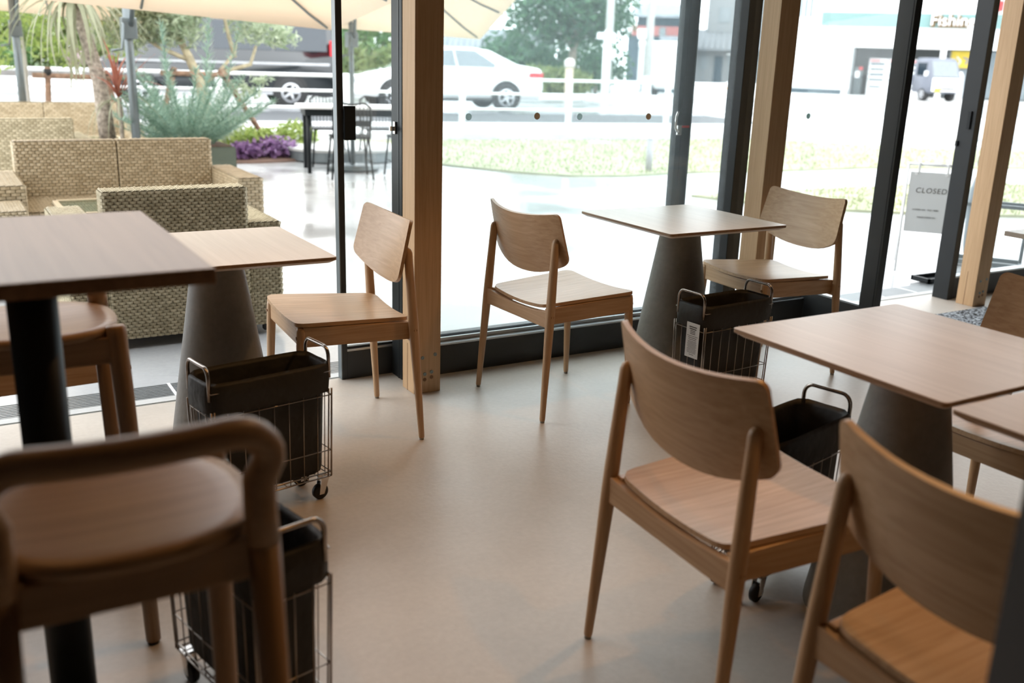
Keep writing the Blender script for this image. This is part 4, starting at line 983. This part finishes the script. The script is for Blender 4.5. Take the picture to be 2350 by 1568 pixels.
def vending(label, X, w):
    v = far('vending_machine', label, 'machine', (40.49, 32.62), -.8927); fbox(v, 'cabinet', X, X+w, .02, 1.78, 1.0, 1.8, M_white, None, .02)
    for i in range(4): fbox(v, 'display_row', X+.06, X+w-.12, 1.45-.25*i, 1.60-.25*i, .985, 1.0, M_winbl if i % 2 else M_carglass)
    fbox(v, 'sign_panel', X+.05, X+w*.6, 1.64, 1.72, .98, 1.0, M_redpl); fbox(v, 'slot', X+.1, X+w-.2, .38, .50, .98, 1.0, M_grey)
vending('white vending machine under the shop canopy, left one', -1.29, .86); vending('white vending machine under the shop canopy, middle one', -.40, .84); vending('white vending machine under the shop canopy, behind the truck', .5, .8)
am = far('ticket_box', 'dark upright box with a red top beside the vending machines', 'box', (40.49, 32.62), -.8927); fbox(am, 'cabinet', -1.95, -1.55, .0, 1.34, .6, 1.1, M_cabinet); fbox(am, 'notice', -1.88, -1.68, .85, 1.15, .58, .6, M_white); fbox(am, 'red_cap', -1.72, -1.55, 1.22, 1.36, .58, .62, M_redpl)
fl = far('flag_board', 'tall white pointed board standing beside the parked truck', 'board', (40.49, 32.62), -.8927); prism('panel', [(2.45, .1), (2.85, .1), (2.82, 1.1), (2.7, 1.25)], -3.3, -3.25, M_white, fl, 1); fbox(fl, 'foot', 2.4, 2.9, -1, .12, -3.5, -3.0, M_kerb)

ho = far('grey_house', 'pale grey two-storey house with tiled eaves seen left of the second post', 'building', (30.91, 34.07), -.7369, 1.45)
K = 1.45
fbox(ho, 'wall', -1.35, 4.2, -1, 1.95, 0, 6, M_housew); fbox(ho, 'wall', -.95, 4.2, 1.95, 4.9, .9, 6, M_housew)
def roofp(t, X0, X1, Zl, Zh, y0, y1, mat):
    k = t['k']; (a, zl), (b, zh) = fz(k, X0, Zl), fz(k, X1, Zh); v = [(a, y0, zl), (b, y0, zl), (b, y1, zh), (a, y1, zh)]; v += [(x, y, z-.15) for x, y, z in v]
    return mesh('roof', v, [(0, 1, 2, 3), (7, 6, 5, 4), (0, 4, 5, 1), (1, 5, 6, 2), (2, 6, 7, 3), (3, 7, 4, 0)], mat, t)
rf = roofp(ho, -1.5, 4.4, 1.95, 2.75, -.9, 1.2, plain('pale_tiles', (.20, .215, .225), .7))
for i in range(24):
    x = fz(K, -1.5+.25*i, 0)[0]; tube('tile_ridge', [(x, -.92, fz(K, 0, 1.95)[1]+.03), (x, 1.15, fz(K, 0, 2.73)[1]+.03)], .06, MATS['pale_tiles'], rf, 5)
for X0, X1, Z0, Z1, y in ((-.45, .05, 3.05, 3.68, .9), (.48, .95, 3.05, 3.72, .9), (.05, .53, 1.22, 1.66, 0), (-1.10, -.72, 1.05, 1.62, 0), (1.5, 2.0, 3.05, 3.7, .9)): win(ho, X0, X1, Z0, Z1, y)
fbox(ho, 'door_recess', -.48, -.12, -1, 1.62, -.04, .02, M_dkwall); fbox(ho, 'awning', .02, .56, 1.68, 1.74, -.5, 0, M_white)
dk = far('dark_house', 'dark blue-grey house with faded red roof strip behind the utility poles', 'building', (27.26, 34.54), -.6681, 1.36)
fbox(dk, 'wall', -1.15, 1.25, -1, 2.45, 0, 6, M_dkwall); fbox(dk, 'red_wall', -1.0, 1.25, 2.35, 2.75, -.1, 0, M_redroof); fbox(dk, 'wall', -.8, 1.25, 2.7, 3.25, .2, 6, M_dkwall)
roofp(dk, -1.0, 1.3, 3.2, 3.75, -.3, 2.5, M_roof); roofp(dk, .2, 1.3, 2.20, 2.42, -1.4, .2, M_roof)
win(dk, -.62, -.3, 2.22, 2.52, -.12, M_white); win(dk, .15, .42, 2.30, 2.7, -.12); fbox(dk, 'air_unit', -.72, -.40, 2.20, 2.50, -.4, -.12, M_white)
wg = far('white_shed', 'low white garage wall with a dark lower strip behind the fence', 'building', (24.85, 31.35), -.6702, 1.1)
fbox(wg, 'wall', -.68, .9, .55, 1.95, 0, 3, M_shopw); fbox(wg, 'dark_base', -.55, .9, -1, .55, .1, 3, M_dkwall); roofp(wg, -.7, 1.0, 1.95, 2.1, -.1, 1.5, M_shopw)
rh = far('tiled_house', 'long low house with grey tiled roof behind the white sedan', 'building', (23.8, 41.69), -.5187, 1.3)
fbox(rh, 'wall', -3.2, 2.3, -1, 1.6, 0, 7, M_dkwall); rr2 = roofp(rh, -3.4, 2.5, 1.55, 2.62, -.8, 4, M_roof)
for i in range(22):
    x = fz(1.3, -3.4+.27*i, 0)[0]; tube('tile_ridge', [(x, -.82, fz(1.3, 0, 1.55)[1]+.03), (x, 3.95, fz(1.3, 0, 2.6)[1]+.03)], .06, M_roof, rr2, 5)
win(rh, .6, 1.3, .6, 1.3, -.02); win(rh, -1.8, -1.0, .6, 1.3, -.02)
lb = far('beige_building', 'pale building with a blue-grey upper wall behind the left hedges', 'building', (13.6, 46.03), -.2874, 1.15)
fbox(lb, 'wall', -7.6, -3.6, -1, 1.75, 0, 6, plain('beige_wall', (.55, .50, .44), .8)); fbox(lb, 'upper_wall', -7.2, -3.8, 1.6, 3.2, .2, 6, plain('bluegrey_wall', (.24, .29, .35), .8)); fbox(lb, 'sign_strip', -5.9, -5.0, 1.45, 1.62, -.05, 0, M_white); win(lb, -6.6, -6.0, 1.8, 2.4, .17)
def upole(label, o, rz, sign):
    t = thing('utility_pole', label, 'pole', (o[0], o[1], .02), rz); lathe('shaft', [(.16, 0), (.12, 5.4)], M_pole, t, 14); return t
u1 = upole('utility pole with a white lower sleeve and street sign, beside the tree', (21.02, 29.22), -.6237, 1)
lathe('white_sleeve', [(.13, 0), (.13, 1.95)], M_white, u1, 14, (-.06, -.14, 0)); box('street_sign', (-.42, -.34, 1.98), (.22, -.30, 2.20), M_white, u1); lathe('sleeve_cap', [(.14, 1.95), (.10, 2.28)], M_white, u1, 14, (-.06, -.14, 0))
u2 = upole('plain utility pole in front of the dark house', (23.38, 29.96), -.6627, 0)
box('meter_box', (-.45, -.25, 2.1), (-.12, -.12, 2.42), M_white, u2); lathe('white_sleeve', [(.175, 0), (.175, .75)], M_white, u2, 14)
hk = thing('parked_hatchback', 'small white car parked beyond the fence near the dark mullion', 'car', (25.5, 31.0, .02), .886)
loft('body', [(-1.7, .3), (-1.75, .7), (-1.3, .85), (-.8, 1.35), (.9, 1.4), (1.5, 1.0), (1.65, .9), (1.68, .3)], .74, M_carw, hk, 0, .05, .2, .9); side_panel('side_window', [(-.95, .92), (-.7, 1.28), (.8, 1.32), (1.2, .95)], .74, M_carglass, hk, .2, .9)
for x in (-1.1, 1.1): wheel(hk, x, -.68, .28, -1); wheel(hk, x, .68, .28, 1)
wp = thing('marker_post', 'short tan wooden post with rounded top among the roadside weeds', 'post', (19.0, 28.6, .02)); lathe('shaft', [(.14, 0), (.14, 1.02)], plain('tan_post', (.55, .45, .34), .8), wp, 14); lathe('head', [(.17, 1.02), (.19, 1.14), (.15, 1.26), (.06, 1.31)], plain('pale_head', (.6, .57, .52), .8), wp, 14)

def bush(nm, label, o, blobs, n, size, mat, trunk=0, seed=1, cat='bush', el=1.2):
    t = thing(nm, label, cat, (o[0], o[1], .02)); h = max(b[2] for b in blobs)
    if trunk: 
        tube('trunk', [(0, 0, 0), (.1, 0, h*.4), (0, 0, h*.75)], [.18, .14, .08], M_bark, t, 8)
        for a in (-1, 1, .3): tube('branch', [(.08, 0, h*.3), (a*.7, .1, h*.55), (a*1.2, 0, h*.85)], [.10, .07, .03], M_bark, t, 6)
    else: tube('stem', [(0, 0, 0), (0, 0, h*.6)], .06, M_bark, t, 6)
    cloud('foliage', blobs, n, size, mat, t, seed, el); return t
bush('roadside_tree', 'large dark green tree across the road between the sedan and the utility pole', (22.17, 33.3), [(0, 0, 3.4, 2.9, 2.2, 1.5), (-1.8, 0, 2.6, 1.3, 1.2, .8), (1.6, 0, 2.7, 1.3, 1.2, .9), (0, 0, 5.2, 2.4, 2, 1.5), (.2, 0, 2.1, 1.6, 1.2, .5)], 9000, .13, L_tree, 1, 61, 'tree')
bush('evergreen_shrub', 'dark shrub under the large tree, right of the sedan roof', (19.3, 33.3), [(0, 0, 1.0, 1.3, 1, .9), (1.4, 0, .8, .9, .8, .7)], 2600, .12, L_tree, 0, 62)
bush('weed_patch', 'yellow-green tall weeds by the far kerb below the large tree', (19.9, 30.2), [(-1.0, 0, .5, 1.4, .6, .5), (.3, .3, .45, 1.0, .6, .5)], 2400, .10, L_hedge, 0, 63, 'weeds', 2.2)
bush('evergreen_shrub', 'dark pointed shrub at the foot of the utility poles', (22.3, 31.7), [(0, 0, .9, .7, .6, .9)], 1100, .10, L_tree, 0, 64)
bush('hedge_bush', 'mid green tree seen between the black door stile and the post', (15.6, 38.2), [(0, 0, 2.0, 2.2, 1.6, 1.3), (-1.6, 0, 2.8, 1.8, 1.5, 1.4), (1.8, 0, 2.6, 1.6, 1.4, 1.5)], 5200, .13, leafmat('mid_leaves', (.07, .17, .06), (.22, .36, .14)), 1, 65, 'tree')
bush('weed_patch', 'pale yellow-green reeds by the road left of the sedan bonnet', (13.9, 34.6), [(-.8, 0, .8, 1.2, .6, .9), (1.4, 0, .7, 1.2, .6, .8)], 2600, .12, L_hedge, 0, 66, 'weeds', 2.5)
bush('hedge_bush', 'yellow-green hedge across the road behind the palm trunk', (6.5, 44.6), [(0, 0, 1.0, 2.2, 1, 1.0), (-1.5, 0, 1.9, 1.5, 1, .9)], 3600, .12, L_hedge, 0, 67)
bush('hedge_bush', 'dark green clipped hedge across the road right of the palm trunk', (9.7, 44.4), [(0, 0, .85, 1.7, .9, .9)], 2000, .10, MATS['mid_leaves'], 0, 68)
bush('hedge_tree', 'leafy yellow-green tree across the road near the left parasol pole', (2.9, 46.8), [(0, 0, 2.2, 1.6, 1.2, 1.1), (1.2, 0, 1.6, 1.1, 1, .8), (-1.0, 0, 2.6, 1.2, 1, 1)], 3600, .13, L_hedge, 1, 69, 'tree')
bush('hedge_bush', 'low dark hedge at the left picture edge across the road', (1.6, 44.6), [(0, 0, .8, 2.6, .9, .8)], 2000, .11, MATS['mid_leaves'], 0, 70)
bush('autumn_tree', 'ochre-leaved small tree in front of the pale building', (7.2, 47.6), [(0, 0, 1.9, 1.0, .9, .9)], 1500, .12, leafmat('ochre_leaves', (.34, .26, .08), (.52, .42, .16)), 1, 71, 'tree')
bush('hedge_bush', 'green bushes behind the black van', (11.0, 42.0), [(0, 0, 1.6, 3.2, 1.4, 1.5), (3.4, 0, 1.8, 2.6, 1.4, 1.6)], 4200, .14, MATS['mid_leaves'], 0, 72)
bush('flower_bush', 'pale pink flowering bush by the far kerb near the palm', (5.5, 43.9), [(0, 0, .75, .55, .4, .35)], 700, .07, leafmat('pink_flowers', (.55, .38, .42), (.72, .58, .62)), 0, 73)
struct(prism('planting_verge', [(-40, 43.4), (13.5, 43.1), (17, 75), (-40, 75)], .0, .06, plain('verge_plants', (.10, .15, .06), .95, 0, .4, 2)))
struct(prism('verge_wall', [(-40, 43.15), (13.5, 42.85), (13.5, 43.1), (-40, 43.4)], .0, .34, plain('weathered_wall', (.16, .15, .14), .9, 0, .2, 2)))
bush('hedge_bush', 'long pale yellow hedge behind the low wall at the far left', (4.2, 49.0), [(0, 0, .9, 5.5, .7, .8)], 4200, .13, L_hedge, 0, 74)
bush('evergreen_shrub', 'wide dark shrubbery behind the trunk of the large tree', (24.6, 37.2), [(0, 0, 1.0, 3.6, 1, 1.3), (-3.0, 0, 1.2, 1.6, 1, 1.2)], 4200, .14, L_tree, 0, 75)
ws = strip('far_kerb', 30.3, 30.5, -.05, .14, M_kerb, 14.5, 90)
